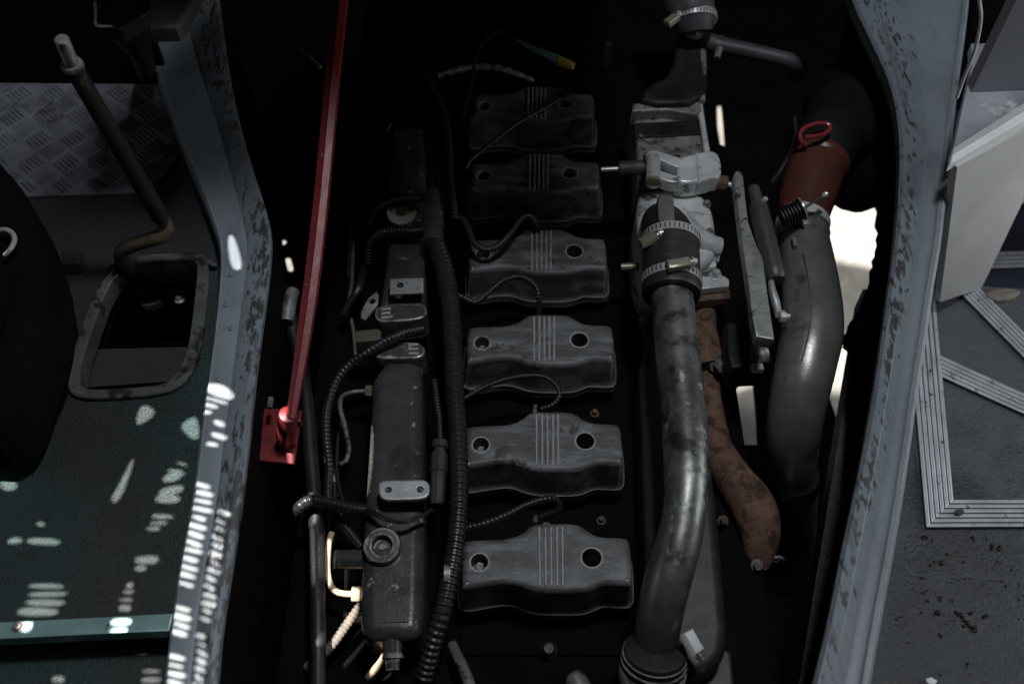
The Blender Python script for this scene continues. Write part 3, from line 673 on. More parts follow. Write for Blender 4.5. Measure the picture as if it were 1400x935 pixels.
# ================================================================== CHARGE PIPE, SLEEVE, CLAMPS
zc1 = .085
pt = [(918, 372, zc1+.005, 28), (919, 400, zc1, 28), (925, 470, zc1, 30), (932, 540, zc1, 30.5), (937, 600, zc1, 31.5), (939, 650, zc1, 31.5), (936, 695, zc1-.005, 29.5), (928, 740, zc1-.015, 31), (915, 785, zc1-.03, 32), (904, 830, zc1-.05, 32), (898, 868, zc1-.075, 31), (895, 905, zc1-.115, 29)]
cp = thing('charge_pipe', 'dented bare metal air pipe curving down the right side of the engine', 'pipe', P(932, 600, .03))
obj('pipe', ptube(pt, n=32, step=.008), 'charge_pipe_metal', cp)
dd = P(897, 843, .065)
def clamp_band(c, axis, r, wd, name, parent, slots=True, a0=0.0):
    ax = Vector(axis).normalized()
    obj(name, lathe(Vector(c)-ax*wd/2, ax, [(0, r*.97), (0, r+.0006), (.0004, r+.0012), (wd-.0004, r+.0012), (wd, r+.0006), (wd, r*.97)], 40), 'clean_steel', parent)
    if slots:
        u = ax.orthogonal().normalized(); v = ax.cross(u)
        bm = bmesh.new()
        for k in range(40):
            a = 2*math.pi*k/40; n = u*math.cos(a)+v*math.sin(a); t = ax.cross(n)
            rot = Matrix((t, ax, n)).transposed()
            box(Vector(c)+n*(r+.0013), (.0016, wd*.62, .0006), rot, bm=bm)
        obj('slots', bm, 'groove_black', parent, kind='stuff')
sl = thing('hose_sleeve', 'ribbed black rubber coupling between the throttle elbow and the metal air pipe', 'hose', P(918, 355, .03))
pa, pb = P(917, 330, zc1+.008), P(918, 398, zc1+.002)
ax = (pb-pa).normalized(); Ls = (pb-pa).length; R0 = 39*mpp(pa)
pr = [(-.004, R0*.93)]
for k in range(0, 21):
    t = Ls*k/20; pr.append((t, R0*(.975 + .022*(k % 2 if 6 < k < 12 else .5) )))
pr += [(Ls+.004, R0), (Ls+.007, R0*.97), (Ls+.007, R0*.74), (Ls-.004, R0*.72)]
obj('sleeve', lathe(pa, ax, pr, 40), 'rubber', sl)
ca = thing('hose_clamp', 'upper worm drive clamp on the black sleeve, below the ribbed elbow', 'hose clamp', pa, 'metal hose clamps on the air pipes')
clamp_band(pa+ax*Ls*.02, ax, R0*1.005, .0125, 'band', ca)
def worm(c, d, up, ln, parent, m='zinc_yellow', scr='clean_steel'):
    d = Vector(d).normalized(); up = (Vector(up) - d*Vector(up).dot(d)).normalized(); sd = up.cross(d)
    rot = Matrix((d, sd, up)).transposed()
    obj('housing', box(Vector(c), (ln, .014, .010), rot, b=.003), m, parent)
    obj('screw', lathe(Vector(c)+d*ln*.48, d, [(0, .0035), (.003, .0035), (.0032, .0062), (.0055, .0062), (.0057, .0045), (.0095, .0045)], 12), scr, parent)
p0, p1 = P(878, 334, .118), P(903, 322, .122)
worm((p0+p1)/2 + Vector((-.004, 0, .001)), p1-p0, (-.8, 0, 1), .026, ca)
cb = thing('hose_clamp', 'lower worm drive clamp at the end of the black sleeve, over the bare metal pipe', 'hose clamp', pb, 'metal hose clamps on the air pipes')
clamp_band(pa+ax*Ls*.84, ax, R0*1.012, .0125, 'band', cb)
p0, p1 = P(910, 370, .125), P(943, 365, .125)
worm((p0+p1)/2 + Z*.010, p1-p0, (.1, -.1, 1), .031, cb)
# black elbow with rib feeding the sleeve
el = thing('throttle_elbow', 'black moulded elbow with a flat upright rib, joined to the aluminium throttle body', 'pipe elbow', P(907, 300, .03))
obj('elbow', ptube([(918, 345, zc1+.008, 35), (915, 326, zc1+.004, 35), (909, 312, zc1-.008, 32), (905, 305, zc1-.03, 28), (904, 304, zc1-.06, 26)], n=28), 'rubber', el)
obj('rib_plate', pprism([(899, 268), (901, 266), (919, 266), (921, 270), (923, 300), (921, 308), (912, 312), (903, 307), (900, 300)], zc1+.04, bev(.002, .05, .001), smooth=1), 'rubber_rib', el)
# rubber collar at the lower end of the pipe
co = thing('rubber_collar', 'black rubber collar with wire rings at the foot of the metal air pipe', 'hose', P(895, 905, -.08))
c = P(896, 890, zc1-.075); axd = Vector((-.05, -.55, -1)).normalized(); m = mpp(c)
obj('collar', lathe(c, axd, [(-.004, 34*m), (-.002, 42*m), (.004, 43.5*m), (.05, 44*m), (.05, 38*m)], 36), 'rubber', co)
for t, r in ((.003, 44), (.012, 45), (.022, 45.3), (.038, 45.3)):
    obj('ring', lathe(c+axd*t, axd, [(0, r*m*.98), (.0006, r*m+.0008), (.0016, r*m+.0008), (.0022, r*m*.98)], 40), 'dirty_alu', co)
cc = thing('hose_clamp', 'bright silver worm clamp housing on the bottom rubber collar', 'hose clamp', P(945, 885, 0), 'metal hose clamps on the air pipes')
clamp_band(c+axd*.03, axd, 45*m, .010, 'band', cc, False)
p0, p1 = P(938, 862, .04), P(956, 893, .034)
worm((p0+p1)/2, p1-p0, (.3, .2, 1), (p1-p0).length*.92, cc, 'panel_trim', 'dirty_alu')

# rubber elbow and coolant hose at the top of the neck
th = thing('rubber_elbow', 'black rubber hose with metal clamp at the top of the intake neck', 'hose', P(945, 20, .06))
obj('hose', ptube([(950, 44, .09, 24), (948, 25, .105, 30), (940, 0, .12, 35), (925, -40, .13, 38)], n=24), 'rubber_grey', th)
tc_ = thing('hose_clamp', 'dull clamp with a brass coloured screw on the topmost rubber elbow', 'hose clamp', P(948, 25, .08), 'metal hose clamps on the air pipes')
a, b = P(949, 36, .098), P(947, 20, .107)
clamp_band((a+b)/2, b-a, 31.5*mpp(a), .011, 'band', tc_)
p0, p1 = P(909, 35, .12), P(928, 20, .125)
worm((p0+p1)/2, p1-p0, (-.3, 0, 1), (p1-p0).length*.75, tc_)
ch = thing('coolant_hose', 'plain grey-black rubber hose reaching right from the intake neck', 'hose', P(1030, 75, .05))
obj('hose', ptube([(962, 55, .06, 12), (985, 62, .06, 11.5), (1030, 71, .06, 10.5), (1065, 79, .06, 10), (1080, 84, .055, 10.5), (1087, 94, .03, 10), (1088, 104, -.05, 9.5)], n=20), 'rubber_grey', ch)
obj('clip', ptube([(980, 62, .06, 14), (986, 63.5, .06, 14)], n=20, step=.004), 'strut_black', ch)
obj('clip_tail', ptube([(984, 66, .07, 4.5), (980, 80, .065, 4.5)], n=8), 'dirty_alu', ch)

# ================================================================== LEVER, STRUT, EXHAUST
zl = .10
lv = thing('linkage_lever', 'long worn metal lever plate between the throttle body and the damper strut', 'lever', P(1030, 380, .05))
obj('plate', pprism([(1003, 240), (1006, 234), (1013, 234), (1016, 240), (1019, 270), (1023, 303), (1034, 334), (1043, 354), (1051, 411), (1059, 464), (1034, 460), (1028, 430), (1023, 385), (1016, 340), (1011, 303), (1007, 270)], zl, bev(.002, .02, 0, 2)), 'lever_metal', lv)
bk = thing('support_bracket', 'black bracket with a pale bolt below the long lever plate', 'bracket', P(1010, 490, 0))
obj('body', pprism([(992, 440), (1040, 440), (1044, 500), (1000, 503), (994, 480)], .0, bev(.004, .05), smooth=0), 'grime_oil', bk)
p0, p1 = P(1030, 487, .015), P(1047, 484, .015)
obj('bolt_shank', lathe(p0, p1-p0, [(0, .012), ((p1-p0).length*.7, .012), ((p1-p0).length*.75, .0135), ((p1-p0).length, .0135)], 20), 'lever_metal', bk)
obj('bolt_head', box(P(1035, 503, .01), (.016, .01, .01), b=.002), 'clean_steel', bk)
st = thing('damper_strut', 'slim black cylinder strut with a ball joint end beside the lever plate', 'strut', P(1050, 330, .05))
def axis_lathe(a, b, prof, n=24):
    L = (b-a).length; return lathe(a, b-a, [(t*L, r) for t, r in prof], n)
a, b = P(1030, 256, .09), P(1061, 384, .07); m = mpp(a)
obj('cylinder', axis_lathe(a, b, [(0, 7*m), (.01, 8*m), (.2, 8.5*m), (.21, 12*m), (.24, 13*m), (.58, 13.5*m), (.585, 14.2*m), (.60, 14.2*m), (.605, 13.3*m), (.89, 13.8*m), (.895, 14.6*m), (.97, 14.6*m), (1, 12*m), (1, 4*m)]), 'strut_black', st)
obj('rod_end', tube([Vector((*P(1054, 384, .07), 4*m)), Vector((*P(1056, 398, .068), 5*m)), Vector((*P(1060, 412, .064), 6*m)), Vector((*P(1063, 424, .06), 5*m)), Vector((*P(1064, 434, .055), 4.5*m))], n=12), 'plate_metal', st)
a, b = P(1064, 433, .06), P(1080, 432, .06)
obj('ball_stud', axis_lathe(a, b, [(0, 5*m), (.1, 8*m), (.55, 8*m), (.6, 4*m), (.85, 4*m), (.9, 3*m), (1, 3*m)], 8), 'clean_steel', st)
obj('set_screw', hexbolt(P(1043, 276, .095), (.4, 0, 1), .004, .008, False), 'clean_steel', st)

xe = thing('exhaust_elbow', 'wide smooth steel elbow pipe curving down on the right', 'exhaust pipe', P(1105, 450, -.1))
ze = .02
obj('pipe', ptube([(1097, 318, ze, 33), (1102, 350, ze, 36), (1109, 403, ze, 39.5), (1110, 450, ze-.002, 42), (1102, 495, ze-.01, 41), (1093, 540, ze-.03, 39), (1085, 585, ze-.07, 37.5), (1079, 640, ze-.16, 36), (1077, 690, ze-.3, 34)], n=36, step=.008), 'exhaust_steel', xe)
lh = thing('added_shade_hose', 'added near-black hose where the lower end of the steel elbow fades into shade', 'hose', P(1078, 680, -.2))
obj('hose', ptube([(1079, 648, ze-.18, 40), (1078, 658, ze-.2, 40.5), (1077, 690, ze-.3, 39), (1078, 720, ze-.38, 37), (1080, 760, ze-.46, 36)], n=28), 'grime_oil', lh)  # near-black hose added where the elbow fades into shade
sm = [(1101, 345), (1106, 372), (1110, 400), (1111, 430), (1107, 460), (1101, 485)]
obj('weld_seam', tube([Vector((*P(x-2, y, ze+39*mpp(P(x, y, ze))*.985), .0009)) for x, y in sm], n=8), 'exhaust_steel', xe)
a, b = P(1095, 312, ze), P(1097, 330, ze); m = mpp(a)
obj('bead', axis_lathe(a, b, [(0, 35*m), (.2, 37.5*m), (.6, 37.5*m), (1, 35*m)], 36), 'exhaust_steel', xe)
obj('tab', box(P(1086, 332, ze+.034), (.006, .016, .008), b=.001), 'dirty_alu', xe)
rd = thing('red_duct', 'brick red silicone duct joined to the top of the steel elbow', 'duct', P(1110, 250, 0))
obj('duct', ptube([(1096, 308, ze, 33), (1099, 290, ze, 35), (1104, 268, ze+.002, 38), (1111, 244, ze+.006, 39), (1120, 220, ze+.008, 38)], n=36), 'red_duct', rd)
a, b = P(1119, 226, ze+.008), P(1122, 216, ze+.008); m = mpp(a)
obj('lip', axis_lathe(a, b, [(-.2, 38*m), (.1, 41*m), (.5, 41*m), (.9, 38.5*m), (1, 36*m)], 36), 'red_duct', rd)
a, b = P(1095, 316, ze), P(1099, 300, ze); m = mpp(a)
rc = thing('hose_clamp', 'wide plain aluminium band between the red duct and steel elbow', 'hose clamp', a, 'metal hose clamps on the air pipes')
obj('band', axis_lathe(a, b, [(-.05, 33*m), (0, 35.8*m), (.9, 36.4*m), (1, 33*m)], 40), 'cast_alu', rc)
a2, b2 = P(1096, 320, ze), P(1096.5, 316, ze)
gk = axis_lathe(a2, b2, [(0, 34*m), (.2, 37.2*m), (.8, 37.2*m), (1, 34*m)], 40)
obj('gasket', gk, 'red_duct', rd)
bh = thing('black_boot', 'round glossy black rubber boot behind the red duct', 'rubber boot', P(1140, 215, -.05))
obj('boot', ptube([(1119, 224, ze+.006, 39), (1124, 212, ze+.008, 42), (1132, 196, ze, 44), (1146, 180, ze-.03, 50), (1162, 165, ze-.08, 60), (1170, 150, ze-.16, 70)], n=28), 'dark_plastic', bh)
obj('under_bulge', ptube([(1150, 230, -.06, 45), (1175, 250, -.09, 40), (1180, 200, -.09, 50)], n=24), 'grime', bh)
rw = thing('red_spring_clip', 'bright red wire loop clip above the red duct', 'clip', P(1112, 182, .06))
lp = [(1103, 199, .075), (1096, 193, .08), (1094, 183, .085), (1102, 174, .09), (1118, 169, .094), (1132, 170, .094), (1135, 177, .092), (1126, 184, .09), (1110, 187, .088), (1101, 188, .085)]
obj('wire', ptube([(x, y, z, 3.2) for x, y, z in lp], n=10, step=.004), 'red_wire', rw)
sp = thing('cable_boot', 'small black bellows boot with a cable end on the aluminium band', 'cable boot', P(1082, 292, .06))
a, b = P(1068, 298, .075), P(1100, 284, .085); L = (b-a).length; m = mpp(a)
pr = []
for k in range(25):
    t = k/24; pr.append((t*.8, (12.5 + (2.6 if k % 4 < 2 else -2.6) + (k/24)*-1)*m))
pr += [(.82, 15*m), (.86, 15*m), (.88, 8*m), (1.0, 8*m), (1.02, 5*m)]
obj('bellows', axis_lathe(a, b, [(0, 4*m)] + pr, 20), 'rubber', sp)
q = P(1127, 267, .095)
obj('cable', tube([Vector((*b, 2.2*m)), Vector((*b.lerp(q, .5), 2.0*m)), Vector((*q, 2*m))], n=8), 'rubber', sp)
obj('cable_end', lathe(q, q-b, [(-.003, .0025), (0, .0042), (.004, .0042), (.006, .002)], 12), 'clean_steel', sp)
obj('clip_ring', axis_lathe(b-(b-a)*.14, b-(b-a)*.10, [(0, 16*m), (0, 17*m), (1, 17*m), (1, 16*m)], 20), 'clean_steel', sp)

# ================================================================== CONDUITS, HOSES, TUBES on the left
def conduit(label, path, r, pitch, m='conduit_black', depth=.14, n=14, extra=None, name='wiring_conduit'):
    p = P(path[0][0], path[0][1], path[0][2])
    t = thing(name, label, 'conduit', p, 'corrugated wiring conduits')
    obj('sleeve', tube([v4(x, y, z, r) for x, y, z in path], n=n, corr=(pitch, depth)), m, t)
    return t
main = conduit('thickest black corrugated conduit running the whole length beside the rocker covers',
    [(593, 322, .02), (598, 340, .02), (607, 366, .02), (614, 402, .02), (618, 450, .02), (621, 517, .02), (626, 594, .02), (628, 671, .02), (624, 734, .016), (615, 789, .01), (605, 838, 0), (592, 880, -.02), (580, 925, -.05)], 13.2, .0082)
obj('joint', axis_lathe(P(592, 334, .022), P(593, 262, .022), [(0, .0155), (.3, .0155), (.32, .0172), (.36, .0172), (.38, .0155), (.48, .0155), (.5, .0172), (.54, .0172), (.56, .015), (.95, .0145), (1, .010)], 20), 'strut_black', main)
obj('lead', ptube([(593, 262, .02, 9), (592, 235, .02, 8.5), (590, 205, .02, 8)], n=14), 'rubber', main)
obj('cable_tie', ptube([(608, 786, .012, 14.6), (616, 786, .012, 14.6)], n=18, step=.01), 'plate_metal', main)
conduit('thin black conduit rising up to the front beside the thick conduit', [(623, 297, .03), (619, 270, .035), (615, 240, .035), (614, 200, .035), (610, 165, .035), (603, 144, .03), (592, 122, .02), (584, 105, 0)], 5.2, .0055)
conduit('thin black conduit dipping down to the third rocker cover from the front', [(620, 297, .03), (632, 299, .03), (640, 311, .03), (647, 330, .03), (662, 341, .03), (680, 337, .03), (698, 319, .03), (712, 300, .03), (724, 296, .028), (732, 306, .02), (734, 316, 0)], 4.8, .0052)
conduit('thin black conduit passing below the third rocker cover from the front', [(622, 402, .01), (636, 408, .01), (650, 413, .01), (668, 400, .012), (690, 383, .014), (714, 379, .014), (732, 391, .01), (737, 408, 0), (737, 428, -.02)], 4.4, .005)
conduit('thin black conduit looped in front of the third rocker cover from the bottom', [(632, 546, .005), (667, 527, .008), (703, 516, .01), (738, 514, .01), (758, 524, .005), (765, 540, 0), (756, 553, -.005), (740, 559, -.01)], 3.8, .0048)
conduit('thin black conduit crossing just above the nearest rocker cover', [(636, 722, .005), (664, 715, .01), (694, 703, .014), (720, 690, .016), (747, 682, .014), (762, 684, .008), (765, 695, 0), (752, 702, -.01), (733, 708, -.02)], 5.2, .0055)
conduit('faint black conduit slanting across the far end of the engine', [(636, 232, .02), (644, 218, .025), (667, 200, .03), (703, 172, .03), (739, 151, .02), (770, 133, .01), (785, 118, -.02)], 3.6, .005)
lp1 = conduit('medium black conduit looping left around the end of the coolant rail', [(578, 450, .025), (556, 454, .028), (539, 461, .03), (520, 470, .028), (500, 483, .025), (477, 499, .015), (459, 523, .005), (447, 560, -.005), (446, 600, -.01), (450, 640, -.012), (449, 680, -.02), (462, 708, -.03), (478, 727, -.035), (494, 748, -.04)], 6.6, .0062)
conduit('black conduit with a sunlit end, poking out left above the round boss', [(408, 706, -.03), (409, 694, -.005), (418, 686, 0), (430, 684, .002), (448, 687, .003), (465, 691, .003), (486, 695, .003), (503, 697, .002)], 8.2, .0042, depth=.1)  # pale end comes from the sun lamp, the sleeve is black throughout
conduit('dusty pale conduit lit by the sun below the rail', [(494, 826, -.045), (484, 840, -.05), (471, 858, -.055), (455, 880, -.06), (440, 895, -.065), (420, 912, -.09)], 7.0, .0052, 'conduit_dusty')
conduit('short black conduit over the cap at the front of the rail', [(588, 268, .02), (570, 272, .025), (552, 272, .025), (530, 278, .015), (512, 290, 0), (505, 308, -.02)], 6, .0055)
conduit('short black conduit under the cap at the front of the rail', [(582, 314, .02), (565, 316, .022), (545, 316, .02), (520, 320, .01), (505, 335, -.01), (503, 360, -.04)], 6.5, .0055)
conduit('thin black conduit running down to the black plug connector', [(594, 520, .005), (597, 545, .008), (601, 575, .01), (602, 604, .012)], 4.4, .005)
def wire(label, pts, r, m='rubber', group='thin loose wires and tubes', name='wire', n=10):
    t = thing(name, label, name.replace('_', ' '), P(*pts[0][:3]), group)
    obj('run', ptube([(x, y, z, r) for x, y, z in pts], n=n), m, t); return t
for dz, off in ((0, 0), (.004, 3), (.002, 6)):
    wire(['upper black wire of the bundle leaving the sunlit conduit', 'middle black wire of the bundle leaving the sunlit conduit', 'lower black wire of the bundle leaving the sunlit conduit'][off//3],
         [(500, 694+off, .003+dz), (515, 701+off*.7, .022), (533, 709+off*.5, .026-dz), (550, 712+off*.4, .026+dz), (566, 707+off*.6, .026-dz), (582, 702+off*.2, .015), (596, 690+off, 0)], 2.1)
wire('thin black cable arching at the far end of the engine', [(632, 162, .02), (636, 145, .02), (642, 128, .02), (647, 100, .02), (652, 75, .02), (664, 55, .01), (690, 40, 0)], 2.6)
wire('short black cable branching off near the far conduits', [(630, 164, .02), (642, 172, .02), (650, 186, .02), (660, 192, .01)], 2.2)
wire('thin black cable hanging at the far right of the bay', [(1086, 160, 0), (1088, 180, 0), (1084, 200, 0), (1072, 225, 0), (1055, 250, -.02)], 3)
wire('black cable drooping past the lit ground under the bracket', [(1022, 512, -.1), (1005, 530, -.12), (992, 548, -.14), (984, 570, -.15)], 2.6)
wire('thin wire sprig standing beyond the red clip', [(1136, 172, .05), (1148, 158, .06), (1158, 150, .06), (1164, 138, .04)], 1.4)
wire('black cable running along the left side of the rail', [(496, 200, -.05), (488, 250, -.06), (479, 310, -.07), (476, 380, -.08)], 3.2)
wire('black cable beside the capped end of the rail', [(534, 168, -.02), (518, 200, -.04), (498, 225, -.05), (493, 260, -.06), (483, 300, -.06), (478, 340, -.07)], 3)
wire('brown steel tube standing left of the rail', [(483, 330, -.08), (482, 360, -.08), (481, 388, -.08), (476, 420, -.08), (483, 450, -.08), (487, 500, -.09)], 2.6, 'zinc_yellow', name='brake_pipe')
bt = wire('thin bent steel pipe from a union on the rail side', [(505, 535, -.03), (490, 535, -.03), (478, 537, -.03), (467, 543, -.035), (465, 558, -.04), (472, 584, -.045), (477, 612, -.05), (473, 630, -.055), (466, 634, -.06)], 3.2, 'dirty_alu', name='brake_pipe')
obj('union_nut', axis_lathe(P(499, 535, -.03), P(509, 535, -.03), [(0, .006), (.1, .0085), (1, .0085)], 6), 'zinc_yellow', bt)
ct = wire('bright cream steel pipe with a hex union below the rail stub', [(454, 728, -.045), (450, 740, -.045), (448, 760, -.045), (448, 782, -.045), (452, 800, -.045), (463, 810, -.045), (480, 812, -.045), (492, 812, -.045)], 4.4, 'cream_tube', name='brake_pipe', n=16)
obj('union_nut', axis_lathe(P(481, 812, -.045), P(494, 812, -.045), [(0, .0085), (.05, .010), (1, .010)], 6), 'cream_tube', ct)
wire('short cream tube curving out below the rail outlet', [(527, 892, -.05), (522, 903, -.05), (512, 915, -.055), (504, 925, -.07)], 5, 'cream_tube', name='brake_pipe')
wire('black cable bundle curling from the brown tube to the loop bracket', [(470, 430, -.05), (478, 415, -.04), (488, 400, -.03), (494, 385, -.03), (497, 365, -.05)], 6, 'conduit_black')
wire('thin black tube falling behind the cream pipe', [(455, 640, -.06), (458, 680, -.06), (457, 715, -.06), (455, 740, -.07)], 3, 'conduit_black')
wire('slack black cable crossing below the far conduits', [(486, 240, -.06), (505, 262, -.03), (520, 268, -.01), (540, 262, 0)], 3.4, 'conduit_black')
wire('thin black tube along the foot of the left bay wall', [(470, 560, -.08), (462, 600, -.08), (461, 650, -.08), (470, 690, -.08)], 2.6, 'conduit_black')
hh = thing('hydraulic_hose', 'long black rubber hose with printed lettering, left of the coolant rail', 'hose', P(430, 700, -.06))
obj('hose', ptube([(396, 425, .0, 8), (402, 460, -.01, 8.5), (413, 507, -.02, 9.5), (420, 560, -.025, 10), (424, 610, -.028, 10), (429, 671, -.03, 10), (433, 730, -.03, 10.5), (434, 800, -.03, 10.5), (435, 870, -.032, 10.5), (435, 960, -.04, 10.5)], n=20), 'rubber', hh)
obj('ferrule', ptube([(392, 440, .01, 9), (397, 410, .015, 9.5), (401, 398, .015, 9)], n=18), 'dirty_alu', hh)
def text(s, size, p, xdir, m, parent, up=Vector((0, -.3, 1))):
    cu = bpy.data.curves.new('lettering', 'FONT'); cu.body = s; cu.size = size; cu.extrude = .0001
    tmp = bpy.data.objects.new('lettering', cu); C.objects.link(tmp); bpy.context.view_layer.update()
    me = bpy.data.meshes.new_from_object(tmp.evaluated_get(bpy.context.evaluated_depsgraph_get())); bpy.data.objects.remove(tmp)
    o = bpy.data.objects.new('lettering', me); C.objects.link(o)
    x = xdir.normalized(); z = (up - x*up.dot(x)).normalized(); y = z.cross(x)
    mx = Matrix((x, y, z)).transposed().to_4x4(); mx.translation = p - Vector(parent.location)
    o.parent = parent; o.matrix_local = mx; me.materials.clear(); me.materials.append(MATS[m]); return o
a, b = P(432, 700, -.03), P(435, 900, -.03)
rr = 10.5*mpp(a)
text('DN 12 - SAE 100R1AT', .0095, a.lerp(b, .15) + Vector((-.0005, -.003, rr+.0004)), b-a, 'hose_print', hh)
pc = thing('plug_connector', 'black ribbed plastic plug connector between the rail and thick conduit', 'connector', P(598, 640, -.01))
a, b = P(602, 603, .014), P(597, 690, .014); m = mpp(a)
obj('socket', axis_lathe(a, b, [(0, 7*m), (.01, 11*m), (.12, 11*m), (.13, 8*m), (.2, 8*m), (.21, 11.5*m), (.5, 11.5*m), (.51, 10*m), (.95, 10*m), (1, 7*m)], 8), 'strut_black', pc)
tb2 = thing('terminal_block', 'small tan plastic block beside the rail flange', 'connector', P(502, 460, -.02))
obj('block', pprism([(484, 452), (517, 449), (521, 452), (520, 464), (486, 468)], .0, bev(.002, .03)), 'tan_plastic', tb2)
obj('stud', hexbolt(P(499, 441, -.02), (0, 0, 1), .004, .01, False), 'clean_steel', tb2)
ip = thing('injector_plug', 'tiny yellow plug above the nearest rocker cover', 'plug', P(731, 706, -.03))
obj('plug', axis_lathe(P(731, 702, -.012), P(732, 712, -.02), [(0, .0025), (.2, .0035), (.4, .0025), (.6, .0035), (1, .0035)], 10), 'zinc_yellow', ip)
ip = thing('injector_plug', 'tiny yellow plug above the second nearest rocker cover', 'plug', P(732, 560, -.03))
obj('plug', axis_lathe(P(732, 553, -.012), P(731, 566, -.02), [(0, .0022), (.2, .003), (.4, .0022), (.6, .003), (1, .003)], 10), 'zinc_yellow', ip)
# rods and pipe ends at the bottom edge
rb = thing('steel_rod', 'scratched steel rod slanting at the bottom edge, under the thick conduit', 'rod', P(630, 910, -.05))
obj('rod', ptube([(618, 880, -.07, 7), (634, 915, -.06, 8), (648, 950, -.05, 8)], n=14), 'dirty_alu', rb)
rb = thing('pipe_end', 'rounded grey pipe end at the bottom edge of the photo', 'pipe', P(795, 940, -.03))
a, b = P(781, 920, -.03), P(810, 965, -.03); m = mpp(a)
obj('pipe', axis_lathe(a, b, [(0, 4*m), (.02, 9*m), (.08, 13*m), (.2, 15*m), (1, 15*m)], 20), 'dirty_alu', rb)
# things at the dark far end
fb = thing('breather_tube', 'silver foil wrapped tube in dashes at the dark far end', 'tube', P(660, 100, 0))
obj('tube', ptube([(600, 104, -.02, 4), (620, 98, -.01, 5), (650, 92, 0, 5.5), (680, 94, 0, 5.5), (705, 101, 0, 5), (730, 111, -.01, 3)], n=12, corr=(.02, .3)), 'plate_metal', fb)
tg = thing('dipstick_tube', 'teal and yellow glossy tube slanting at the far end', 'tube', P(750, 75, 0))
obj('tube', ptube([(706, 55, .05, 1.5), (730, 68, .05, 4), (755, 79, .05, 6), (765, 84, .05, 6.5)], n=12), 'teal_glossy', tg)
obj('handle', ptube([(765, 84, .05, 6.8), (775, 88, .05, 6.5), (784, 91, .05, 5)], n=12), 'pipe_ochre', tg)
yb = thing('front_bracket', 'small brass coloured upright bracket at the far end', 'bracket', P(830, 80, 0))
obj('post', box(P(830, 75, .03), (.012, .010, .05), b=.002), 'olive_panel', yb)
hd = thing('far_rod', 'thin pale rod crossing behind the red bar', 'rod', P(425, 80, 0))
obj('rod', ptube([(406, 63, .02, 1.5), (420, 76, .02, 2), (438, 92, .02, 2.6)], n=8), 'zinc_yellow', hd)

# ================================================================== RED BAR
rbar = thing('prop_bar', 'long red folded steel bar standing on a red foot plate', 'bar', P(392, 600, -.02))
A, B = P(397, 572, .125), P(478, -70, .36)
d = (B-A).normalized(); side = d.cross(Z).normalized(); nrm = side.cross(d).normalized()
if nrm.z < 0: nrm = -nrm
def bar_prof(c, s):
    return [c + side*x*s + nrm*y*s for x, y in [(-.0105, -.008), (-.0095, .002), (-.0008, .0058), (.0002, .0044), (.0012, .0062), (.0105, .003), (.011, -.008)]]
bm = bmesh.new(); rings = []
for k in range(13):
    t = k/12; s = .62 + .38*min(1, t*5)
    rings.append([bm.verts.new(p) for p in bar_prof(A.lerp(B, t) + side*.004*math.sin(t*5.2), s*.86)])
for r, q in zip(rings, rings[1:]):
    for i in range(7): bm.faces.new((r[i], r[(i+1) % 7], q[(i+1) % 7], q[i]))
bm.faces.new(rings[0]); bm.faces.new(rings[-1][::-1])
obj('bar', bm, 'red_paint', rbar, angle=20)
p0, p1 = P(394, 566, .125), P(389, 606, .052)
obj('socket', axis_lathe(p0, p1, [(-.02, .006), (0, .0105), (.04, .0115), (.75, .0115), (.78, .0095), (1, .0095)], 24), 'red_paint', rbar)
obj('tab', box(P(409, 578, .1), (.006, .004, .014), b=.001), 'red_paint', rbar)
obj('foot_plate', pprism([(338, 556), (412, 560), (402, 634), (332, 627)], .05, bev(.001, .006, 0, 1)), 'red_paint', rbar)
obj('stay', pprism([(367, 542), (373, 542), (371, 556), (365, 556)], .09, bev(.0005, .006, 0, 1)), 'dirty_alu', rbar)
for k in (.06, .33, .62): obj('rivet', lathe(A.lerp(B, .2+k)+nrm*.004-side*.0005, nrm, [(0, .0022), (.001, .0018)], 10), 'rust_dark', rbar)

# ================================================================== LEFT CAB THINGS
cpz = ZF+.006
cpl = thing('checker_plate', 'worn aluminium checker plate lying on the cab floor', 'floor plate', P(130, 190, ZF))
poly = [(-160, 112), (219, 115), (238, 150), (255, 196), (212, 256), (188, 263), (140, 265), (48, 268), (-160, 270)]
obj('plate', pprism(poly, cpz, bev(.0008, .005, 0, 1)), 'checker', cpl)
pp = [Vector(P(x, y, cpz).xy) for x, y in poly]; pin = inset(ccw(pp), .012)
def inpoly(q, poly):
    c = False; j = len(poly)-1
    for i in range(len(poly)):
        a, b = poly[i], poly[j]
        if (a.y > q.y) != (b.y > q.y) and q.x < (b.x-a.x)*(q.y-a.y)/(b.y-a.y)+a.x: c = not c
        j = i
    return c
bm = bmesh.new(); ang = math.radians(48); cell = .036
ca_, sa_ = math.cos(ang), math.sin(ang); o0 = Vector(P(100, 190, cpz).xy)
for i in range(-22, 23):
    for j in range(-22, 23):
        cx, cy = i*cell, j*cell
        for k in range(5):
            dx, dy = (0, (k-2)*.0064) if (i+j) % 2 else ((k-2)*.0064, 0)
            x, y2 = cx+dx, cy+dy
            q = o0 + Vector((ca_*x - sa_*y2, sa_*x + ca_*y2))
            if not inpoly(q, pin): continue
            rot = Matrix.Rotation(ang + (0 if (i+j) % 2 else math.pi/2), 3, 'Z')
            m4 = Matrix.Translation((q.x, q.y, cpz)) @ rot.to_4x4()
            prism2([(-.0155, 0), (-.011, -.0015), (.011, -.0015), (.0155, 0), (.011, .0015), (-.011, .0015)], [(.0005, .002), (-.0001, -.0004)], (), m4, bm, bottom=False)
obj('tread', bm, 'checker_bar', cpl, kind='stuff')

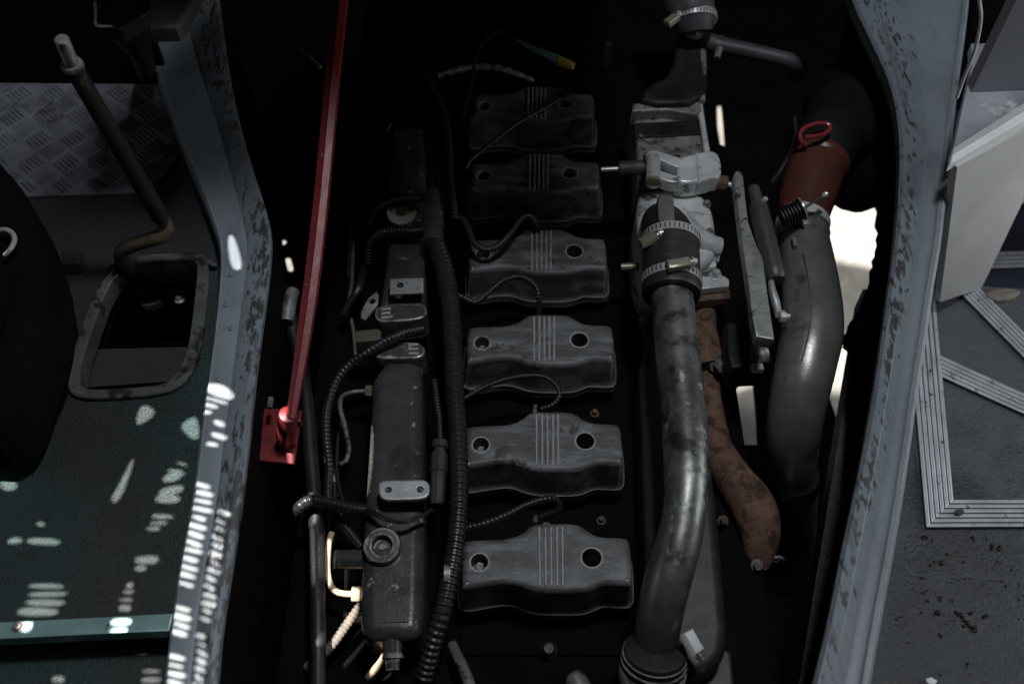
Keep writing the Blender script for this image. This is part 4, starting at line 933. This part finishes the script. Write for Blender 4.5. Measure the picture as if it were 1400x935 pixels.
gl = thing('gear_lever', 'rusty cranked gear lever with a bare threaded tip', 'gear lever', P(205, 402, ZF-.06))
top, kn = P(100, 92, ZF+.36), P(228, 312, ZF+.09)
m = mpp(top)
obj('shaft', tube([Vector((*top, .0098)), Vector((*top.lerp(kn, .5), .0105)), Vector((*kn.lerp(top, .08), .011))], n=20), 'rod_rust', gl)
tip = P(84, 54, ZF+.40)
dr = tip-top; Lt = dr.length
pr = [(0, .0115), (.003, .0118), (.006, .0105), (.0065, .0072)]
k = .008
while k < Lt: pr += [(k, .0074), (k+.0008, .0068)]; k += .0016
pr += [(Lt, .0068), (Lt+.001, .0058)]
obj('threaded_tip', lathe(top, dr, pr, 20), 'dirty_alu', gl)
obj('crank', ptube([(222, 301, ZF+.10, 10), (229, 313, ZF+.09, 11), (224, 321, ZF+.085, 11), (205, 328, ZF+.08, 10), (182, 335, ZF+.07, 10), (170, 341, ZF+.06, 10.5), (166, 350, ZF+.045, 10.5), (174, 366, ZF+.01, 10), (190, 388, ZF-.05, 9.5), (198, 398, ZF-.08, 9)], n=18), 'rod_tan', gl)
lk = thing('gear_linkage', 'dull steel ring and rod in the well under the gear lever', 'gear linkage', P(206, 404, ZF-.12))
c = P(206, 402, ZF-.085)
m = mpp(c)
obj('ring', lathe(c, (0, -.2, 1), [(-.012, 12*m), (-.012, 19*m), (0, 18*m), (.001, 12*m)], 24), 'plate_metal', lk)
obj('rod', ptube([(225, 400, ZF-.09, 5), (240, 397, ZF-.09, 4), (262, 393, ZF-.09, 4)], n=10), 'dirty_alu', lk)
obj('nut', hexbolt(P(246, 410, ZF-.09), (0, 0, 1), .005, .01), 'clean_steel', lk)
gf = thing('gaiter_frame', 'rounded steel retaining ring round the gear lever opening', 'frame', P(190, 440, ZF))
og = [(160, 361), (178, 349), (262, 343), (279, 348), (286, 362), (284, 402), (276, 471), (264, 508), (246, 528), (222, 538), (171, 543), (116, 545), (96, 538), (91, 524), (95, 491), (114, 437), (134, 388)]
ig = [(166, 369), (180, 358), (256, 353), (267, 358), (270, 368), (266, 402), (258, 470), (248, 500), (234, 519), (216, 526), (171, 530), (124, 532), (112, 528), (108, 518), (112, 490), (130, 437), (146, 392)]
o2 = ccw(chaikin([Vector(P(x, y, ZF+.008).xy) for x, y in og], 2)); i2 = ccw(chaikin([Vector(P(x, y, ZF+.008).xy) for x, y in ig], 2))
rows = []
for p, q in zip(o2 + o2[:1], i2 + i2[:1]):
    p3, q3 = Vector((*p, ZF+.008)), Vector((*q, ZF+.008)); e = (q3-p3).normalized()
    rows.append([p3 - Z*.0075, p3 - Z*.0015, p3 + e*.0015, q3 - e*.0015, q3 - Z*.002, q3 - Z*.03])
obj('ring', strip(rows), 'ring_steel', gf)
for x, y in [(256, 505), (276, 356)]:
    obj('bolt', hexbolt(P(x, y, ZF+.008), (0, 0, 1), .0036, .004), 'ring_steel', gf)
fbk = thing('floor_clip', 'small dark hook fixed at the top right of the gaiter ring', 'clip', P(290, 362, ZF))
obj('clip', ptube([(284, 358, ZF+.006, 3), (290, 361, ZF+.012, 3.5), (295, 364, ZF+.006, 3.5)], n=10), 'dirty_alu', fbk)

stp = thing('trim_strip', 'pale green metal edge strip across the cab floor', 'floor trim', P(120, 855, ZF))
obj('strip', pprism([(-160, 858), (0, 850), (120, 844), (236, 838), (231, 862), (120, 867), (0, 873), (-160, 882)], ZF+.004, bev(.0012, .02, 0, 2)), 'strip_green', stp)
p = P(24, 856.5, ZF+.004); m = mpp(p)
obj('screw', lathe(p, Z, [(0, 8*m), (.001, 8*m), (.0014, 6.6*m), (.0006, 6*m), (.0024, 5*m), (.003, 3*m), (.001, 1.5*m)], 20), 'dirty_alu', stp)

sb = thing('driver_seat', 'black driver seat edge filling the left border', 'seat', P(0, 450, ZF))
obj('cushion', pprism([(-200, 170), (-20, 195), (-4, 214), (14, 232), (36, 266), (52, 315), (62, 352), (60, 400), (46, 460), (26, 520), (4, 570), (-30, 590), (-200, 560)], ZF+.12, bev(.025, .1, 0, 4), smooth=1), 'seat_fabric', sb)
obj('base', pprism([(-200, 250), (10, 270), (50, 335), (78, 390), (70, 460), (44, 530), (-10, 590), (-200, 570)], ZF+.08, bev(.01, .08, 0, 2), smooth=1), 'seat_fabric', sb)
obj('adjuster_handle', ptube([(-6, 316, ZF+.135, 3.5), (8, 314, ZF+.14, 3.5), (17, 319, ZF+.14, 3.5), (20, 329, ZF+.14, 3.5), (14, 341, ZF+.14, 3.5), (6, 349, ZF+.135, 3)], n=10, step=.004), 'clean_steel', sb)
fc = thing('seat_bracket', 'dull brown metal bracket on the floor by the seat', 'bracket', P(98, 352, ZF))
obj('bracket', pprism([(84, 344), (108, 342), (110, 352), (106, 360), (84, 362)], ZF+.02, bev(.003, .02, .002)), 'olive_panel', fc)
dp = thing('dashboard', 'dark underside of the dashboard with an olive lower panel', 'dashboard', P(190, 0, .5))
obj('lower_panel', pprism([(202, -80), (300, -80), (262, 4), (248, 30), (240, 37), (203, 38)], .42, bev(.006, .02)), 'olive_panel', dp)
obj('edge', pprism([(129, -60), (210, -60), (206, 12), (165, 40), (154, 37), (132, 36)], .40, bev(.004, .02)), 'dark_plastic', dp)
obj('edge_strip', ptube([(130, 4, .405, 2), (131, 20, .405, 2), (132, 35, .405, 2.2), (154, 36.5, .405, 1.8)], n=8), 'plate_metal', dp)
sc_ = thing('steering_column', 'black steering column dropping from the dashboard', 'steering column', P(195, 90, ZF))
obj('column', ptube([(170, 20, .36, 32), (182, 50, .3, 24), (192, 72, .22, 15), (200, 100, .1, 14)], n=18), 'dark_plastic', sc_)

# ================================================================== RIGHT STEP WELL THINGS
def ribbed(label, a, b, wpx_a, wpx_b, z, n=5, m1=None, m2=None, name='step_trim'):
    """a, b: picture points of one long edge; second edge by wpx; a grooved aluminium nosing"""
    A, B = P(*a, z), P(*b, z); A2, B2 = P(*wpx_a, z), P(*wpx_b, z)
    t = thing(name, label, 'step trim', (A+B)/2 - Z*.004, 'grooved aluminium trims on the step floor')
    bm = bmesh.new(); base = [A, B, B2, A2]
    prism2([(v.x, v.y) for v in base], [(0, -.001), (0, -.0055)], (), Matrix.Translation((0, 0, z)), bm)
    obj('base', bm, 'groove_black', t)
    for k in range(n):
        f0, f1 = (k+.1)/n, (k+.84)/n
        q = [A.lerp(A2, f0), B.lerp(B2, f0), B.lerp(B2, f1), A.lerp(A2, f1)]
        obj('ridge', prism2([(v.x, v.y) for v in q], bev(.0007, .004, 0, 2), (), Matrix.Translation((0, 0, z+.001))), 'trim_alu', t)
    return t
zt_ = ZS+.006
t1 = ribbed('upright grooved trim along the hatch frame side of the step floor', (1266, 721), (1232, 330), (1304, 682), (1279, 400), zt_, 6)
t2 = ribbed('level grooved trim crossing the step floor at the bottom right', (1266, 721), (1480, 720), (1304, 682), (1480, 682), zt_, 6)
obj('debris', lathe(P(1305, 702, zt_+.004), (1, .3, .1), [(0, .002), (.004, .0045), (.01, .004), (.013, .002)], 8), 'rust_dark', t2)
ribbed('lower slanting grooved trim meeting the upright trim', (1287, 515), (1480, 602), (1285, 485), (1480, 574), zt_, 5)
ribbed('upper slanting grooved trim at the foot of the pale riser', (1314, 402), (1480, 570), (1334, 388), (1480, 533), zt_, 5)
zz = ZS-.15+.006
ribbed('dim grooved trim on the dark lower step', (1330, 368), (1500, 362), (1336, 345), (1500, 339), zz, 4)
ribbed('dim slanting grooved trim at the far right of the lower step', (1390, 270), (1470, 350), (1402, 258), (1490, 340), zz, 3)
rp = thing('riser_panel', 'pale cream upright panel with a white capped edge above the step floor', 'panel', P(1330, 400, ZS))
q = [P(1299, 222, ZP-.004), P(1450, 141, ZP-.004), P(1334, 388, ZS+.002)]
q.append(on_plane(1277, 407, q[0], (q[1]-q[0]).cross(q[2]-q[0])))
obj('board', sheet(q, [(0, 1, 2, 3)], .012), 'panel_white', rp)
obj('cap_trim', pprism([(1303, 203), (1400, 141), (1450, 108), (1450, 138), (1400, 166), (1299, 224)], ZP+.008, bev(.002, .014, 0, 2)), 'panel_trim', rp)
for k in range(3):
    f = .12+k*.13
    a0, a1 = P(1303, 203, ZP+.009).lerp(P(1299, 224, ZP+.009), f), P(1450, 108, ZP+.009).lerp(P(1450, 138, ZP+.009), f)
    b0, b1 = P(1303, 203, ZP+.009).lerp(P(1299, 224, ZP+.009), f+.05), P(1450, 108, ZP+.009).lerp(P(1450, 138, ZP+.009), f+.05)
    obj('groove', prism2([(v.x, v.y) for v in (a0, a1, b1, b0)], [(0, 0), (0, -.003)], (), Matrix.Translation((0, 0, ZP+.0085))), 'wall_grey', rp)
wt = thing('edge_trim', 'thin white curved trim beside the top of the right hatch frame', 'trim', P(1325, 100, ZP))
obj('trim', ptube([(1338, -40, .50, 2.5), (1339, 0, .44, 2.5), (1341, 27, .40, 2.5), (1333, 68, .34, 2.5), (1319, 103, .28, 2.5), (1308, 134, .24, 2.5)], n=10), 'panel_trim', wt)

# crumbs of dirt stuck on the gritty step floor
bm = bmesh.new()
def crumb(x, y, s, ln=1.0):
    p = P(x, y, ZS); a = random.uniform(0, 3.1)
    for k in range(max(1, int(ln))):
        q = p + Vector((math.cos(a), math.sin(a), 0))*s*1.2*k + Z*s*.2
        lathe(q, (random.uniform(-1, 1), random.uniform(-1, 1), 1), [(-s*.4, s*.4), (-.1*s, s), (s*.2, s*.8), (s*.45, s*.3)], 6, bm)
for _ in range(80):
    x, y = random.gauss(1305, 50), random.gauss(810, 55)
    if x > at_x(RO, min(max(y, 0), 995)) + 6 and 730 < y < 940: crumb(x, y, random.choice((.0009, .0012, .0018, .0026)), random.choice((1, 1, 2)))
for x, y in [(1365, 751), (1287, 771), (1355, 750), (1310, 840), (1333, 862), (1345, 843), (1262, 735)]: crumb(x, y, .0034, 2)
crumb(1331, 862, .0035, 7)
obj('floor_dirt', bm, 'grime_oil', kind='stuff')
sc2 = thing('paper_scrap', 'pale scrap of debris at the bottom edge of the step floor', 'debris', P(1273, 929, ZS))
obj('scrap', pprism([(1266, 927), (1274, 925), (1282, 930), (1278, 936), (1268, 933)], ZS+.006, bev(.001, .006)), 'panel_trim', sc2)
sr = thing('debris_scrap', 'pale dusty rag of debris by the foot of the riser panel', 'debris', P(1370, 402, ZS))
obj('scrap', pprism([(1346, 400), (1362, 394), (1384, 393), (1398, 397), (1390, 406), (1372, 411), (1354, 409)], ZS+.01, bev(.004, .01), smooth=1), 'conduit_dusty', sr)
